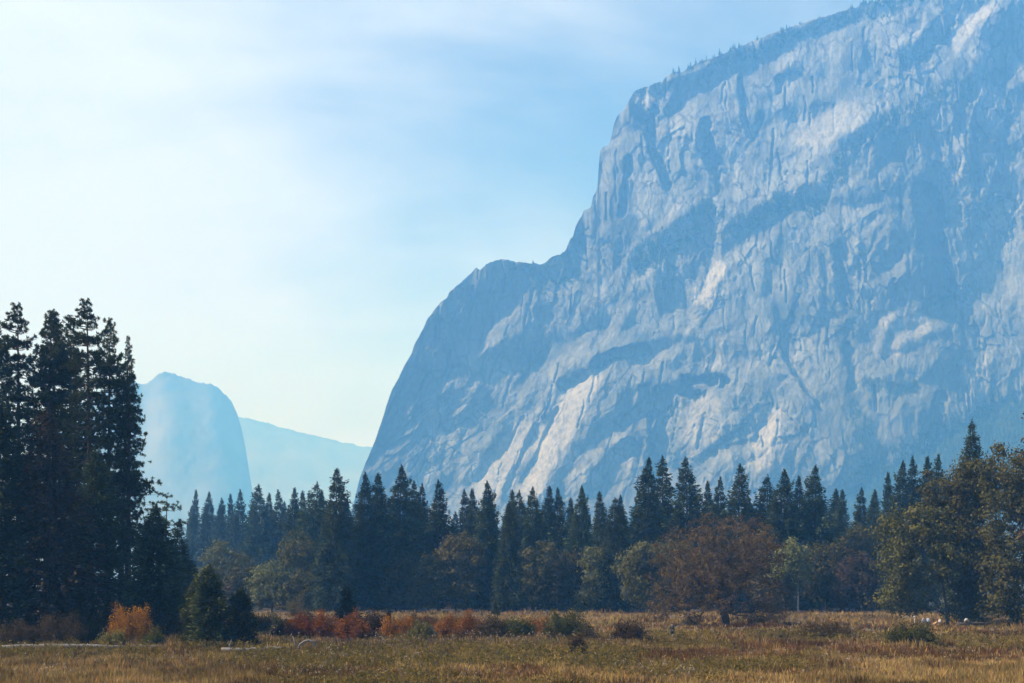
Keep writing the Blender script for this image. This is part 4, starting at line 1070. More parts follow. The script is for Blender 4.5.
def tree_px(name, label, base_px, Y, blob_px, ntarget, leaf, nleaf, mat, bark, seed, trunk_h, lean=(0, 0), base_py=None, **kw):
    by = YH + CH * F / Y
    kk_ = Y / F
    bl = [((px - base_px) * kk_, dy, (by - py) * kk_, rx * kk_, max(rx * kk_ * 0.85, 1.2), rz_ * kk_) for px, py, rx, rz_, dy in blob_px]
    o = broadleaf(name, label, bl, tr(trunk_h, lean), ntarget, leaf, nleaf, mat, bark, seed, **kw)
    place(o, base_px, Y)
    return o

# near oaks on the right
tree_px('oak_tree', 'near olive oak with leaning dark trunk and open gaps in its crown', 948, 224, [(905, 530, 26, 24, 0), (930, 525, 26, 22, 2), (893, 560, 18, 22, -1), (905, 585, 20, 20, 1), (940, 555, 18, 16, -2), (890, 600, 12, 12, 0), (925, 572, 16, 14, 2), (912, 606, 12, 10, 1)],
        210, 0.34, 72, 'oak_green', 'bark_oak', 31, 6.5, (-0.8, 0), rmax=0.55, spread=1.35)
tree_px('oak_tree', 'large olive oak below the spire conifer, orange tinged on its left shoulder', 966, 226, [(965, 490, 34, 30, 0), (950, 520, 26, 28, 2), (980, 480, 26, 28, -1), (978, 540, 30, 30, -2), (960, 570, 28, 26, 1), (982, 590, 24, 24, 0), (940, 490, 18, 20, 1), (975, 605, 22, 16, 1), (990, 560, 20, 30, 0)],
        300, 0.36, 80, 'oak_green', 'bark_oak', 32, 6.5, (0.5, 0), rmax=0.6, spread=1.4)
tree_px('oak_tree', 'biggest olive green oak filling the right edge of the photo', 1012, 218, [(1005, 475, 32, 30, 0), (1030, 470, 34, 34, 1), (1005, 520, 32, 34, -2), (1035, 530, 30, 40, 0), (1000, 575, 28, 30, -2), (1025, 590, 28, 26, 1), (1045, 500, 24, 40, 0), (1020, 555, 30, 30, -3), (1000, 605, 22, 16, 0), (1030, 608, 24, 14, -1)],
        360, 0.36, 80, 'oak_green', 'bark_oak', 33, 6.0, (0.3, 0), rmax=0.65, spread=1.4)
tree_px('oak_tree', 'russet leaved tree leaning into the right edge high up', 1062, 190, [(1050, 470, 26, 40, 0), (1038, 420, 12, 22, 0), (1060, 540, 34, 40, 0), (1060, 420, 22, 30, 1)],
        240, 0.32, 34, 'oak_russet', 'bark_oak', 34, 8, (0, 0), rmax=0.5)
# front row of the wood
FR = "broadleaf trees along the front of the wood"
rows = [
 ('pale round-headed green tree at the left of the wood', 272, 315, [(272, 582, 22, 20, 0), (262, 592, 14, 18, 1), (284, 590, 15, 18, -1)], 220, 'oak_pale', 41, 3.0),
 ('low round grey-green tree right of the pale round-headed one', 304, 312, [(305, 588, 18, 18, 0), (296, 598, 14, 14, 0), (318, 597, 14, 15, 1)], 180, 'oak_green', 42, 3.0),
 ('hazy olive crown showing above the two junipers', 222, 360, [(222, 560, 18, 20, 0), (238, 572, 18, 22, 0), (208, 580, 16, 22, 0)], 220, 'oak_pale', 43, 4.0),
 ('rounded hazy tree behind the pale round-headed one', 300, 335, [(298, 552, 18, 18, 0), (312, 565, 16, 22, 0)], 180, 'oak_green', 44, 4.5),
 ('dull olive oak under the tall pointed conifer', 400, 311, [(402, 572, 18, 18, 0), (396, 592, 17, 18, 1), (412, 590, 15, 18, -1)], 230, 'oak_olive', 47, 3.5),
 ('tall oak with yellowing top below two small conifer tips', 456, 312, [(458, 548, 22, 14, 0), (444, 562, 18, 16, 0), (470, 562, 18, 20, 0), (455, 585, 26, 22, 1), (436, 560, 10, 10, 0)], 330, 'oak_yellow', 48, 4.5),
 ('dim olive oak left of the yellowing one', 428, 310, [(428, 580, 16, 22, 0), (420, 595, 14, 14, 0)], 170, 'oak_olive', 49, 3.5),
 ('dark olive oak right of the wide greenish cedar', 545, 312, [(545, 560, 22, 20, 0), (535, 580, 20, 22, 0), (557, 582, 20, 22, 1), (528, 560, 12, 14, 0)], 300, 'oak_green', 50, 4.5),
 ('dull olive oak before the dark olive one', 572, 309, [(572, 572, 16, 18, 0), (568, 592, 16, 16, 0)], 190, 'oak_olive', 51, 3.5),
 ('slim pale leaved tree between a dull olive oak and the dark fir', 590, 306, [(590, 562, 9, 16, 0), (593, 585, 10, 18, 0), (586, 600, 9, 10, 0)], 130, 'oak_pale', 52, 3.0),
 ('bright pale green oak half behind the brown oak', 655, 285, [(648, 560, 26, 18, 0), (636, 575, 18, 22, 0), (668, 558, 24, 16, 1), (645, 592, 18, 16, -1), (684, 560, 18, 16, 2)], 400, 'oak_pale', 53, 4.0),
 ('white-stemmed tree with pale leaves right of the brown oak', 798, 298, [(790, 560, 15, 14, 0), (797, 553, 12, 12, 0), (780, 572, 12, 12, 0), (800, 575, 10, 14, 0)], 190, 'oak_pale', 54, 7.5),
 ('olive oak right behind the white-stemmed tree', 826, 305, [(826, 560, 22, 18, 0), (818, 580, 20, 22, 0), (838, 575, 18, 20, 0)], 300, 'oak_green', 55, 4.0),
 ('brownish oak left of the near right oaks', 856, 300, [(856, 572, 20, 20, 0), (848, 592, 18, 18, 0), (868, 590, 16, 18, 0)], 260, 'oak_russet', 56, 3.5),
 ('dim dark green crown above the brownish right oak', 862, 325, [(860, 545, 22, 18, 0), (846, 556, 18, 18, 0), (875, 560, 16, 24, 0)], 260, 'oak_green', 57, 5.0),
 ('russet low oak right under the brown oak right flank', 778, 300, [(772, 588, 18, 18, 0), (760, 570, 14, 18, 0), (785, 598, 14, 12, 0)], 220, 'oak_russet', 58, 3.0),
 ('dusky shaded oak deep behind the leaning near oak', 905, 300, [(905, 580, 26, 24, 0), (925, 590, 22, 22, 0), (890, 595, 18, 16, 0)], 260, 'oak_green', 59, 3.5),
 ('hazy low oak filling the gap below the hazy pair of spires', 245, 335, [(245, 585, 20, 22, 0), (232, 595, 14, 16, 0)], 190, 'oak_green', 61, 3.0),
 ('dusky oak just left of the dark dense fir', 604, 312, [(604, 570, 12, 26, 0), (610, 590, 12, 18, 0)], 150, 'oak_green', 63, 3.0),
]
for lb, bx, Y, bl, nt, mt, sd_, th in rows:
    o = tree_px('broadleaf_tree', lb, bx, Y, bl, int(nt * 0.62), 0.42, 60, mt, 'bark_pale' if lb.startswith('white-stemmed') else 'bark_oak', sd_, th, spread=1.45, step=1.0, rmax=0.32, shell=0.6)
    o['group'] = FR

GU = "understory trees in the shade of the wood"
UND = []
for i in range(46):
    px = 196 + i * 15.2 + rng.uniform(-5, 5); Y = rng.uniform(322, 362)
    if len(UND) < 4:
        o = broadleaf('broadleaf_tree', 'low dusky tree in the shade between the trunks of the wood', [(0, 0, 4.2, 4.6, 4.2, 4.0), (2.5, 1, 3.0, 3.4, 3, 2.9), (-2.6, -1, 2.8, 3.2, 3, 2.7)], tr(2.2), 170, 0.45, 30,
                      ['oak_green', 'oak_green', 'oak_russet', 'oak_green'][len(UND)], 'bark_oak', 90 + i, spread=1.2, step=1.0, rmax=0.2, shell=0.55, low_cut=0.2)
        UND.append(o); o['group'] = GU
        place(o, px, Y, rng.uniform(0, 6.28), rng.uniform(0.7, 0.95))
    else:
        s_ = rng.uniform(0.6, 1.0)
        dup(UND[i % 4], 'low dusky tree in the shade between the trunks of the wood', (world_x(px, Y), Y, 0.0), rng.uniform(0, 6.28), (s_, s_, s_ * rng.uniform(.8, 1.2)), GU)

# ----------------------------------------------------------------- shrubs
def shrub(label, rx, ry, h, mat, nstem, nleaf, leaf, seed, name='shrub', cat='shrub'):
    rg = np.random.default_rng(seed)
    ang = rg.uniform(0, 6.28, nstem); rr = np.sqrt(rg.random(nstem))
    tipx = rx * rr * np.cos(ang); tipy = ry * rr * np.sin(ang)
    lump = 0.74 + 0.26 * np.sin(tipx * 2.3 + seed) * np.cos(tipy * 1.9 + seed * 2) + rg.uniform(-.18, .2, nstem)
    tipz = h * np.sqrt(np.clip(1 - (rr * 0.93) ** 2.4, 0.04, 1)) * lump
    P1 = np.stack([tipx, tipy, tipz], -1); P0 = P1 * np.array([0.55, 0.55, 0.0]); P0[:, 2] = -0.1
    Pm = (P0 + P1) / 2 + rg.normal(0, 0.08, (nstem, 3))
    r = np.full(nstem, 0.022)
    bv, bf = tube_edges(np.concatenate([P0, Pm]), np.concatenate([Pm, P1]), np.concatenate([r, r * .7]), np.concatenate([r * .7, r * .35]), 4)
    src = rg.integers(0, nstem, nleaf)
    f = rg.uniform(0.05, 1.08, nleaf) ** 0.75
    c_ = P0[src] + (P1[src] - P0[src]) * f[:, None] + rg.normal(0, 0.19, (nleaf, 3)) * (0.7 + f[:, None] * 0.5)
    c_[:, 2] = np.maximum(c_[:, 2], 0.03)
    a_ = unit(rg.normal(size=(nleaf, 3)) + np.array([0, 0, 0.7])); b_ = unit(np.cross(a_, rg.normal(size=(nleaf, 3))))
    sz = leaf * rg.uniform(0.6, 1.3, nleaf)
    lv, lf = leaf_quads(c_, a_ * (sz * 0.62)[:, None], b_ * (sz * 0.3)[:, None])
    root = thing(name, label, cat)
    sm_ = mesh_np('stems', bv, bf)
    link('stem_cluster', sm_, M['twig'], root)
    link('foliage', mesh_np('foliage', lv, [lf]), M[mat], root)
    return root

def put_shrub(px, base_py, top_py, half_px, mat, label, seed, group=None, dens=1.0, deep=1.0):
    Y = ground_Y(base_py); kk_ = Y / F
    rx = half_px * kk_; h = (base_py - top_py) * kk_
    nl = int(min(9000, 1500 * dens * (half_px * 2 * (base_py - top_py)) / 100.0 / 2))
    o = shrub(label, rx, rx * 0.75 * deep, h * 1.05, mat, int(26 + rx * 22), max(nl, 700), 0.17, seed)
    place(o, px, Y + rx * 0.5)
    if group: o['group'] = group
    return o
GW = "rusty orange willow shrubs in a row"
for q, (px, b, t_, w, mt, lb) in enumerate([
    (302, 641, 617, 17, 'willow_orange', 'bright orange willow at the left end of the row'),
    (327, 641, 615, 19, 'willow_orange', 'deep orange willow second in the row, below the small dark conifer'),
    (353, 643, 618, 19, 'willow_orange', 'orange willow just below and right of the small dark conifer'),
    (376, 641, 616, 18, 'willow_brown', 'brown-orange willow left of the tiny sapling'),
    (368, 632, 612, 15, 'willow_brown', 'dark brown willow right beside the small dark conifer, farther back'),
    (399, 642, 616, 18, 'willow_orange', 'orange willow right of the tiny sapling'),
    (421, 644, 624, 14, 'willow_sage', 'pale sage green willow set into the orange row'),
    (430, 635, 614, 19, 'willow_orange', 'reddish willow behind the pale sage one'),
    (449, 642, 618, 18, 'willow_orange', 'rusty willow right of the pale sage one'),
    (470, 641, 616, 18, 'willow_orange', 'rust willow third from the right end of the row'),
    (490, 642, 618, 17, 'willow_brown', 'dull rust willow with dark base second from the right end'),
    (520, 641, 620, 16, 'willow_olive', 'small olive and rust willow left of the big dark olive shrub'),
    (537, 638, 617, 15, 'willow_orange', 'rust willow touching the big dark olive shrub'),
    (314, 633, 615, 16, 'willow_brown', 'brown willow behind the bright orange left end of the row'),
    (412, 634, 615, 16, 'willow_brown', 'brown willow filling the back of the row behind the pale sage one'),
    (460, 634, 614, 17, 'willow_olive', 'olive willow at the back of the row near its right end'),
    (503, 635, 617, 15, 'willow_olive', 'dark olive willow at the back between the dull rust and the small olive one'),
    (283, 640, 622, 13, 'willow_brown', 'brown straggling willow just left of the bright orange end'),
]):
    put_shrub(px, b, t_, w, mt, lb, 700 + q, GW)
for q, (px, b, t_, w, mt, lb, dn) in enumerate([
    (567, 642, 613, 27, 'willow_olive', 'big dark olive rounded shrub in mid meadow', 1.2),
    (629, 644, 624, 22, 'willow_brown', 'brown-topped low shrub with pale twigs right of the big olive one', 1.0),
    (588, 643, 630, 9, 'willow_brown', 'small brown shrub at the right foot of the big olive one', 0.9),
    (578, 657, 640, 8, 'willow_brown', 'tiny rusty brown bush in the grass in front of the big olive shrub', 0.8),
    (826, 641, 624, 27, 'willow_brown', 'low wide brown shrub on the open meadow at right', 0.9),
    (911, 648, 626, 28, 'willow_olive', 'dark olive shrub nearest the right oaks, alone in the grass', 1.2),
    (132, 645, 609, 26, 'willow_gold', 'golden orange autumn shrub under the bushy dark conifer', 0.8),
    (104, 643, 616, 15, 'willow_sage', 'dull sage green shrub left of the golden one', 0.8),
    (160, 643, 606, 22, 'willow_brown', 'dark brown leafless looking shrub right of the golden one', 0.8),
    (178, 643, 618, 12, 'willow_brown', 'small brown shrub touching the left side of the junipers', 0.8),
    (113, 648, 631, 13, 'willow_sage', 'low green shrub at the front left foot of the golden one', 1.0),
    (153, 648, 632, 11, 'willow_olive', 'low olive shrub at the front right foot of the golden one', 1.0),
    (60, 646, 615, 26, 'willow_brown', 'shaded brown shrub in front of the broad blackish fir', 0.7),
    (18, 648, 618, 22, 'willow_brown', 'shaded brown shrub at the left edge under the firs', 0.7),
    (85, 644, 612, 16, 'willow_olive', 'shaded olive shrub between the firs and the golden shrub', 0.7),
    (272, 629, 612, 14, 'willow_olive', 'low olive shrub on the right of the junipers', 0.9),
    (262, 634, 616, 10, 'willow_brown', 'low rusty shrub just right of the smaller juniper', 0.9),
    (298, 618, 597, 12, 'willow_sage', 'feathery pale green young willow before the hazy wood', 0.8),
    (690, 627, 617, 9, 'willow_sage', 'small green bush in the shade left of the brown oak trunk', 0.8),
    (758, 626, 614, 12, 'willow_brown', 'brushy thicket right of the brown oak trunk', 0.7),
    (775, 622, 611, 12, 'willow_brown', 'pale brown thicket beneath the russet low oak', 0.7),
]):
    put_shrub(px, b, t_, w, mt, lb, 800 + q, None, dn)

# ----------------------------------------------------------------- dead wood
def log_mesh(pts, rads, k=9, seed=0):
    rg = np.random.default_rng(seed)
    P = np.array(pts, float); n = len(P)
    D = unit(np.gradient(P, axis=0))
    ref = np.array([0.05, 0.1, 1.0])
    U = unit(np.cross(D, np.broadcast_to(ref, D.shape))); W = np.cross(D, U)
    an = np.arange(k) * 2 * np.pi / k
    rr = np.array(rads)[:, None] * rg.uniform(0.85, 1.12, (n, k))
    ring = P[:, None] + (U[:, None] * np.cos(an)[None, :, None] + W[:, None] * np.sin(an)[None, :, None]) * rr[..., None]
    V_ = np.concatenate([ring.reshape(-1, 3), P[:1], P[-1:]])
    i_, j_ = np.meshgrid(np.arange(k), np.arange(n - 1))
    Q_ = np.stack([j_ * k + i_, j_ * k + (i_ + 1) % k, (j_ + 1) * k + (i_ + 1) % k, (j_ + 1) * k + i_], -1).reshape(-1, 4).astype(np.int32)
    c0, c1 = n * k, n * k + 1
    T = np.array([[c0, (q + 1) % k, q] for q in range(k)] + [[c1, (n - 1) * k + q, (n - 1) * k + (q + 1) % k] for q in range(k)], np.int32)
    return V_, [Q_, T]
def world_xy(px, Y): return (px - CX) / F * Y
Yl = ground_Y(651.5)
n = 16; L0, L1 = world_xy(2, Yl), world_xy(163, Yl + 3)
lp = [(L0 + (L1 - L0) * t, Yl + 3 * t + 0.12 * math.sin(7 * t), 0.42 + 0.06 * math.sin(5 * t) + float(gz(L0 + (L1 - L0) * t, Yl))) for t in np.linspace(0, 1, n)]
V_, F_ = log_mesh(lp, np.linspace(0.30, 0.12, n), seed=3)
root = thing('fallen_log', 'long straight bleached log lying in the grass below the left trees', 'log', (lp[0][0], lp[0][1], 0))
lm = mesh_np('trunk', V_ - np.array([lp[0][0], lp[0][1], 0]), F_); smooth(lm)
link('trunk', lm, M['dead_wood'], root)
for t, ln, az in ((0.3, 0.5, 0.5), (0.55, 0.45, 2.2), (0.8, 0.5, 1.1)):
    i_ = int(t * (n - 1)); p0 = np.array(lp[i_]) - np.array([lp[0][0], lp[0][1], 0])
    d_ = np.array([0.5 * math.cos(az), 0.3, 0.75]) * ln
    V_, F_ = log_mesh([p0, p0 + d_ * 0.5, p0 + d_], [0.07, 0.05, 0.02], 6)
    link('branch_stub', mesh_np('branch_stub', V_, F_), M['dead_wood'], root)
Yb = ground_Y(653.5)
bx = world_xy(255, Yb)
P_ = [(bx + dx, Yb + 0.3 * dx / 5, 0.35 + 0.05 * math.sin(dx) + float(gz(bx + dx, Yb))) for dx in np.linspace(-3.0, 3.2, 9)]
V_, F_ = log_mesh(P_, np.linspace(0.22, 0.13, 9), seed=4)
root = thing('fallen_log', 'short grey broken log in the grass right of the junipers', 'log', (bx, Yb, 0))
lm = mesh_np('trunk', V_ - np.array([bx, Yb, 0]), F_); smooth(lm); link('trunk', lm, M['dead_wood'], root)
V_, F_ = log_mesh([(-2.2, 0, .4), (-2.3, 0, .8), (-2.1, 0, 1.25)], [.09, .06, .03], 6); link('branch_stub', mesh_np('branch_stub', V_, F_), M['dead_wood'], root)
bx = world_xy(296, Yb)
root = thing('dead_branch', 'white bare branch curving up like an antler out of the grass', 'branch', (bx, Yb, 0))
g_ = float(gz(bx, Yb))
for nm, pts_, rd in (('curved_limb', [(0.1, 0, 0.0), (0.35, 0, 0.75), (0.75, 0, 1.02), (1.15, .05, 1.1), (1.5, .05, 0.95), (1.68, .05, 0.6), (1.7, .05, 0.42)], [.08, .09, .1, .105, .1, .07, .03]),
                     ('straight_limb', [(0.1, 0, 0.0), (-.05, 0, 0.6), (-.12, 0, 1.0), (-.3, 0, 1.45)], [.09, .08, .06, .03])):
    V_, F_ = log_mesh([(x, y, z + g_) for x, y, z in pts_], rd, 7); m_ = mesh_np(nm, V_, F_); smooth(m_); link(nm, m_, M['dead_wood'], root)
# dark log under the right oaks
Yd = ground_Y(626); bx = world_xy(974, Yd)
V_, F_ = log_mesh([(dx, 0.2 * math.sin(dx), 0.45 + 0.03 * dx) for dx in np.linspace(-2.6, 2.6, 8)], np.linspace(.32, .2, 8), seed=6)
root = thing('fallen_log', 'dark fallen log in the shade under the right oaks', 'log', (bx, Yd, float(gz(bx, Yd))))
m_ = mesh_np('trunk', V_, F_); smooth(m_); link('trunk', m_, M['bark_oak'], root)
V_, F_ = log_mesh([(-1.8, 0, .5), (-2.0, -.2, .95), (-2.5, -.2, 1.2)], [.1, .07, .03], 6); link('branch_stub', mesh_np('branch_stub', V_, F_), M['bark_oak'], root)

# ----------------------------------------------------------------- people and small things
def plain(name, c, rough=0.7):
    return noise_mat(name, tuple(v * 0.85 for v in c), tuple(min(1, v * 1.1) for v in c), 14, rough)
M['skin'] = plain('skin', (0.45, 0.28, 0.2)); M['black_cloth'] = plain('black_cloth', (0.006, 0.006, 0.007)); M['grey_cloth'] = plain('grey_cloth', (0.2, 0.185, 0.18))
M['white_cloth'] = plain('white_cloth', (0.4, 0.4, 0.41)); M['blue_cloth'] = plain('blue_cloth', (0.35, 0.42, 0.55)); M['tan_cloth'] = plain('tan_cloth', (0.55, 0.36, 0.17)); M['hair'] = plain('hair', (0.03, 0.02, 0.015))
M['dark_cloth'] = plain('dark_cloth', (0.05, 0.05, 0.07)); M['metal'] = plain('post_metal', (0.5, 0.52, 0.54), 0.5)

def skin_obj(name, J, E, rad, mat, parent, root_i=0, sub=2):
    me_ = bpy.data.meshes.new(name)
    me_.from_pydata(J, E, [])
    o = link(name, me_, mat, parent)
    md = o.modifiers.new('grown', 'SKIN'); md.use_smooth_shade = True
    sv = me_.skin_vertices[0].data if me_.skin_vertices else None
    if sv is None:
        bpy.context.view_layer.objects.active = o
        sv = o.data.skin_vertices[0].data
    for i_, r_ in enumerate(rad):
        sv[i_].radius = (r_, r_) if not isinstance(r_, tuple) else r_
        sv[i_].use_root = (i_ == root_i)
    ss = o.modifiers.new('round', 'SUBSURF'); ss.levels = sub; ss.render_levels = sub
    return o

def person(label, loc, rz, pose, top, legs, scale=1.0):
    root = thing('person', label, 'person', loc, rz)
    root.scale = (scale,) * 3
    if pose == 'stand':
        hip, kneel, anklel = (0, 0, .94), (.10, -.04, .50), (.11, .02, .08)
        kneer, ankler = (-.10, .03, .50), (-.12, .10, .08)
        toel, toer = (.12, -.14, .04), (-.13, -.06, .04)
        chest, neck, head, crown_ = (0, .01, 1.30), (0, .0, 1.49), (0, -.02, 1.58), (0, -.01, 1.72)
        sl, el, hl, fl = (.19, .01, 1.40), (.25, .03, 1.13), (.23, -.10, .90), (.22, -.13, .80)
        sr, er, hr, frr = (-.19, .01, 1.40), (-.25, .05, 1.13), (-.22, -.06, .89), (-.21, -.09, .79)
    else:
        hip, kneel, anklel = (0, 0, .16), (.14, -.42, .42), (.15, -.72, .10)
        kneer, ankler = (-.13, -.45, .34), (-.15, -.82, .09)
        toel, toer = (.16, -.86, .08), (-.17, -.93, .14)
        chest, neck, head, crown_ = (0, .05, .52), (0, .04, .71), (0, .0, .80), (0, .01, .94)
        sl, el, hl, fl = (.19, .05, .62), (.27, .0, .38), (.16, -.25, .36), (.13, -.33, .37)
        sr, er, hr, frr = (-.19, .05, .62), (-.28, .10, .36), (-.26, .16, .10), (-.27, .12, .05)
    nose = (head[0], head[1] - .105, head[2] + .03)
    J = [hip, chest, neck, head, crown_, (.10, hip[1], hip[2] - .04), kneel, anklel, toel, (-.10, hip[1], hip[2] - .04), kneer, ankler, toer, sl, el, hl, fl, sr, er, hr, frr, nose]
    E = [(0, 1), (1, 2), (2, 3), (3, 4), (0, 5), (5, 6), (6, 7), (7, 8), (0, 9), (9, 10), (10, 11), (11, 12), (1, 13), (13, 14), (14, 15), (15, 16), (1, 17), (17, 18), (18, 19), (19, 20), (3, 21)]
    rd = [.13, .14, .055, .095, .07, .08, .055, .04, .035, .08, .055, .04, .035, .06, .042, .032, .028, .06, .042, .032, .028, .02]
    skin_obj('body', J, E, rd, M['skin'], root)
    sub_ = lambda ids, es, rr, nm, mt: skin_obj(nm, [J[i] for i in ids], es, rr, M[mt], root)
    sub_([0, 1, 13, 14, 15, 17, 18, 19, 2], [(0, 1), (1, 2), (2, 3), (3, 4), (1, 5), (5, 6), (6, 7), (1, 8)], [.165, .175, .085, .065, .05, .085, .065, .05, .075], 'jacket' if top == 'black_cloth' else 'shirt', top)
    if top == 'black_cloth': skin_obj('coat_skirt', [(0, 0, 1.2), (0, 0, .85), (0, 0, .5)], [(0, 1), (1, 2)], [.19, .215, .23], M[top], root)
    sub_([0, 5, 6, 7, 9, 10, 11], [(0, 1), (1, 2), (2, 3), (0, 4), (4, 5), (5, 6)], [.155, .105, .08, .065, .105, .08, .065], 'trousers', legs)
    hc = head
    skin_obj('hair', [(hc[0], hc[1] + .045, hc[2] + .02), (hc[0], hc[1] + .035, hc[2] + .12)], [(0, 1)], [.095, .085], M['hair'], root)
    return root

Yp = ground_Y(641); xp = world_xy(672, Yp)
person('person in a black top and pale trousers standing alone in the tall grass', (xp, Yp, float(gz(xp, Yp))), R(150), 'stand', 'black_cloth', 'grey_cloth', 1.0)
Yq = ground_Y(625.5)
for px, rz_, lb, tp in ((923.5, 200, 'person in a pale shirt standing by a companion under the right oaks', 'white_cloth'), (928, 160, 'person in a blue grey shirt right of the one in the pale shirt', 'blue_cloth')):
    x_ = world_xy(px, Yq); person(lb, (x_, Yq, float(gz(x_, Yq)) - 0.25), R(rz_), 'stand', tp, 'dark_cloth', 0.98)
x_ = world_xy(939.5, Yq - 4); person('person in a white shirt and tan trousers sitting on the ground near the oaks', (x_, Yq - 4, float(gz(x_, Yq - 4)) + 0.35), R(-80), 'sit', 'white_cloth', 'tan_cloth', 1.15)
# sign post
x_ = world_xy(914.5, Yq)
root = thing('sign_post', 'thin grey post with a small plate standing at the meadow edge', 'post', (x_, Yq, float(gz(x_, Yq))))
V_, F_ = log_mesh([(0, 0, -.2), (0, 0, .7), (0, 0, 1.55)], [.05, .05, .05], 8); link('post', mesh_np('post', V_, F_), M['metal'], root)
link('plate', box_mesh('plate', (-.16, -.075, 1.28), (.16, -.055, 1.56)), M['metal'], root)
# white bundle on the dark log
V_, F_ = log_mesh([(-.42, 0, -.1), (-.3, 0, .08), (-.05, 0, .28), (.2, 0, .30), (.42, .03, .12), (.5, .03, -.05)], [.08, .22, .3, .3, .2, .06], 10, 5)
m_ = mesh_np('white_bundle', V_, F_); smooth(m_)
bd = link('white_bundle', m_, M['white_cloth']); bd.scale = (.65, .65, .7); bd.location = (world_xy(965.5, Yd), Yd - 0.35, 0.72)
tag(bd, 'white cloth bundle resting on the dark fallen log', 'bundle')

# ----------------------------------------------------------------- meadow plants
def sample_meadow(n, ya, yb, power=2.0):
    u = rng.random(n)
    inv = 1 / ya + (1 / yb - 1 / ya) * u               # even over the picture rows
    mixu = rng.random(n) < 0.45
    Y = np.where(mixu, 1 / inv, ya + (yb - ya) * rng.random(n))
    px = rng.uniform(-60, 1084, n)
    return (px - CX) / F * Y, Y
def zone(x, y):
    """what grows where: weights of dry tan, rust, olive"""
    px = CX + F * x / y; py = YH + CH * F / y
    w1 = fbm(x / 9, y / 16, 3, 601); w2 = fbm(x / 6, y / 11, 3, 611); w3 = fbm(x / 3.2, y / 6, 2, 621)
    g = lambda v, c, s: np.exp(-((v - c) / s) ** 2)
    olive = 0.12 + 0.8 * g(py, 660, 10) * np.clip((660 - px) / 60, 0, 1) * np.clip((px - 180) / 60, 0, 1) + 0.5 * g(py, 640, 4) * np.clip((px - 560) / 40, 0, 1) + 0.45 * g(py, 655, 8) * (px < 220) + 0.8 * w1 + 0.35 * w3
    rust = 0.12 + 0.95 * g(py, 657, 9) * np.clip((px - 600) / 80, 0, 1) + 0.7 * g(py, 679, 5) * np.clip((px - 200) / 60, 0, 1) * np.clip((640 - px) / 60, 0, 1) + 0.35 * g(py, 632, 6) * (px > 560) + 0.9 * w2
    tan = 0.35 + 0.9 * np.clip((622 - py) / 6, 0, 1) + 0.9 * np.clip((py - 668) / 7, 0, 1) * np.clip((260 - px) / 60, 0, 1) + 0.9 * np.clip((py - 660) / 8, 0, 1) * np.clip((px - 800) / 80, 0, 1) + 0.4 * w3
    return olive, rust, tan
TAN = np.array((0.26, 0.178, 0.072)); RUST = np.array((0.115, 0.062, 0.026)); OLIVE = np.array((0.165, 0.120, 0.038)); GREYB = np.array((0.105, 0.08, 0.056))
def blades(n, ya, yb, per, hgt, wid):
    x, y = sample_meadow(n, ya, yb)
    keep_ = ~((np.abs(x - xp) < 0.9) & (y > Yp - 7) & (y < Yp + 1.0)); x, y = x[keep_], y[keep_]; n = len(x)    # trodden spot round the standing person
    o_, r_, t_ = zone(x, y)
    e = np.stack([o_, r_, t_], -1) + rng.normal(0, 0.22, (n, 3))
    ch = e.argmax(1)
    base = np.stack([OLIVE, RUST, TAN])[ch]
    px = CX + F * x / y; py = YH + CH * F / y
    gb_ = (np.abs(py - 646) < 5) & (px > 230) & (px < 560) & (rng.random(n) < 0.6)
    base[gb_] = GREYB
    base = base * rng.uniform(0.65, 1.35, (n, 1)) * (1 + rng.normal(0, 0.06, (n, 3)))
    base = base * np.clip(1 + 0.75 * fbm(x / 3.0, y / 5.5, 3, 651) + 0.5 * fbm(x / 12, y / 14, 2, 655), 0.35, 1.8)[:, None]
    hh = hgt * rng.uniform(0.5, 1.15, n) * np.array([0.85, 0.8, 1.05])[ch] * np.clip(1 + 1.1 * fbm(x / 3.5, y / 6, 3, 631), 0.4, 1.7)
    z = gz(x, y)
    N_ = n * per
    src = np.repeat(np.arange(n), per)
    px_ = x[src] + rng.normal(0, 0.14, N_); py_ = y[src] + rng.normal(0, 0.14, N_)
    h = hh[src] * rng.uniform(0.6, 1.1, N_)
    a_ = rng.uniform(0, 3.14, N_)
    w = wid * rng.uniform(0.6, 1.3, N_)
    lean = rng.normal(0, 0.22, (N_, 2)) * h[:, None]
    b0 = np.stack([px_ - np.cos(a_) * w, py_ - np.sin(a_) * w, z[src] - 0.04], -1)
    b1 = np.stack([px_ + np.cos(a_) * w, py_ + np.sin(a_) * w, z[src] - 0.04], -1)
    m0 = np.stack([px_ - np.cos(a_) * w * .8 + lean[:, 0] * .4, py_ - np.sin(a_) * w * .8 + lean[:, 1] * .4, z[src] + h * .6], -1)
    m1 = np.stack([px_ + np.cos(a_) * w * .8 + lean[:, 0] * .4, py_ + np.sin(a_) * w * .8 + lean[:, 1] * .4, z[src] + h * .6], -1)
    tp = np.stack([px_ + lean[:, 0], py_ + lean[:, 1], z[src] + h], -1)
    V_ = np.stack([b0, b1, m1, m0, tp], 1).reshape(-1, 3)
    k_ = np.arange(N_) * 5
    Q_ = np.stack([k_, k_ + 1, k_ + 2, k_ + 3], -1).astype(np.int32); T_ = np.stack([k_ + 3, k_ + 2, k_ + 4], -1).astype(np.int32)
    colr = np.clip(np.repeat(base[src] * rng.uniform(0.8, 1.2, (N_, 1)), 5, 0), 0.005, 0.9)
    return V_, [Q_, T_], colr
B1 = blades(46000, 84, 175, 6, 0.58, 0.033)
B2 = blades(22000, 165, 308, 5, 0.6, 0.07)
V_, F_ = join_meshes([(B1[0], B1[1]), (B2[0], B2[1])])
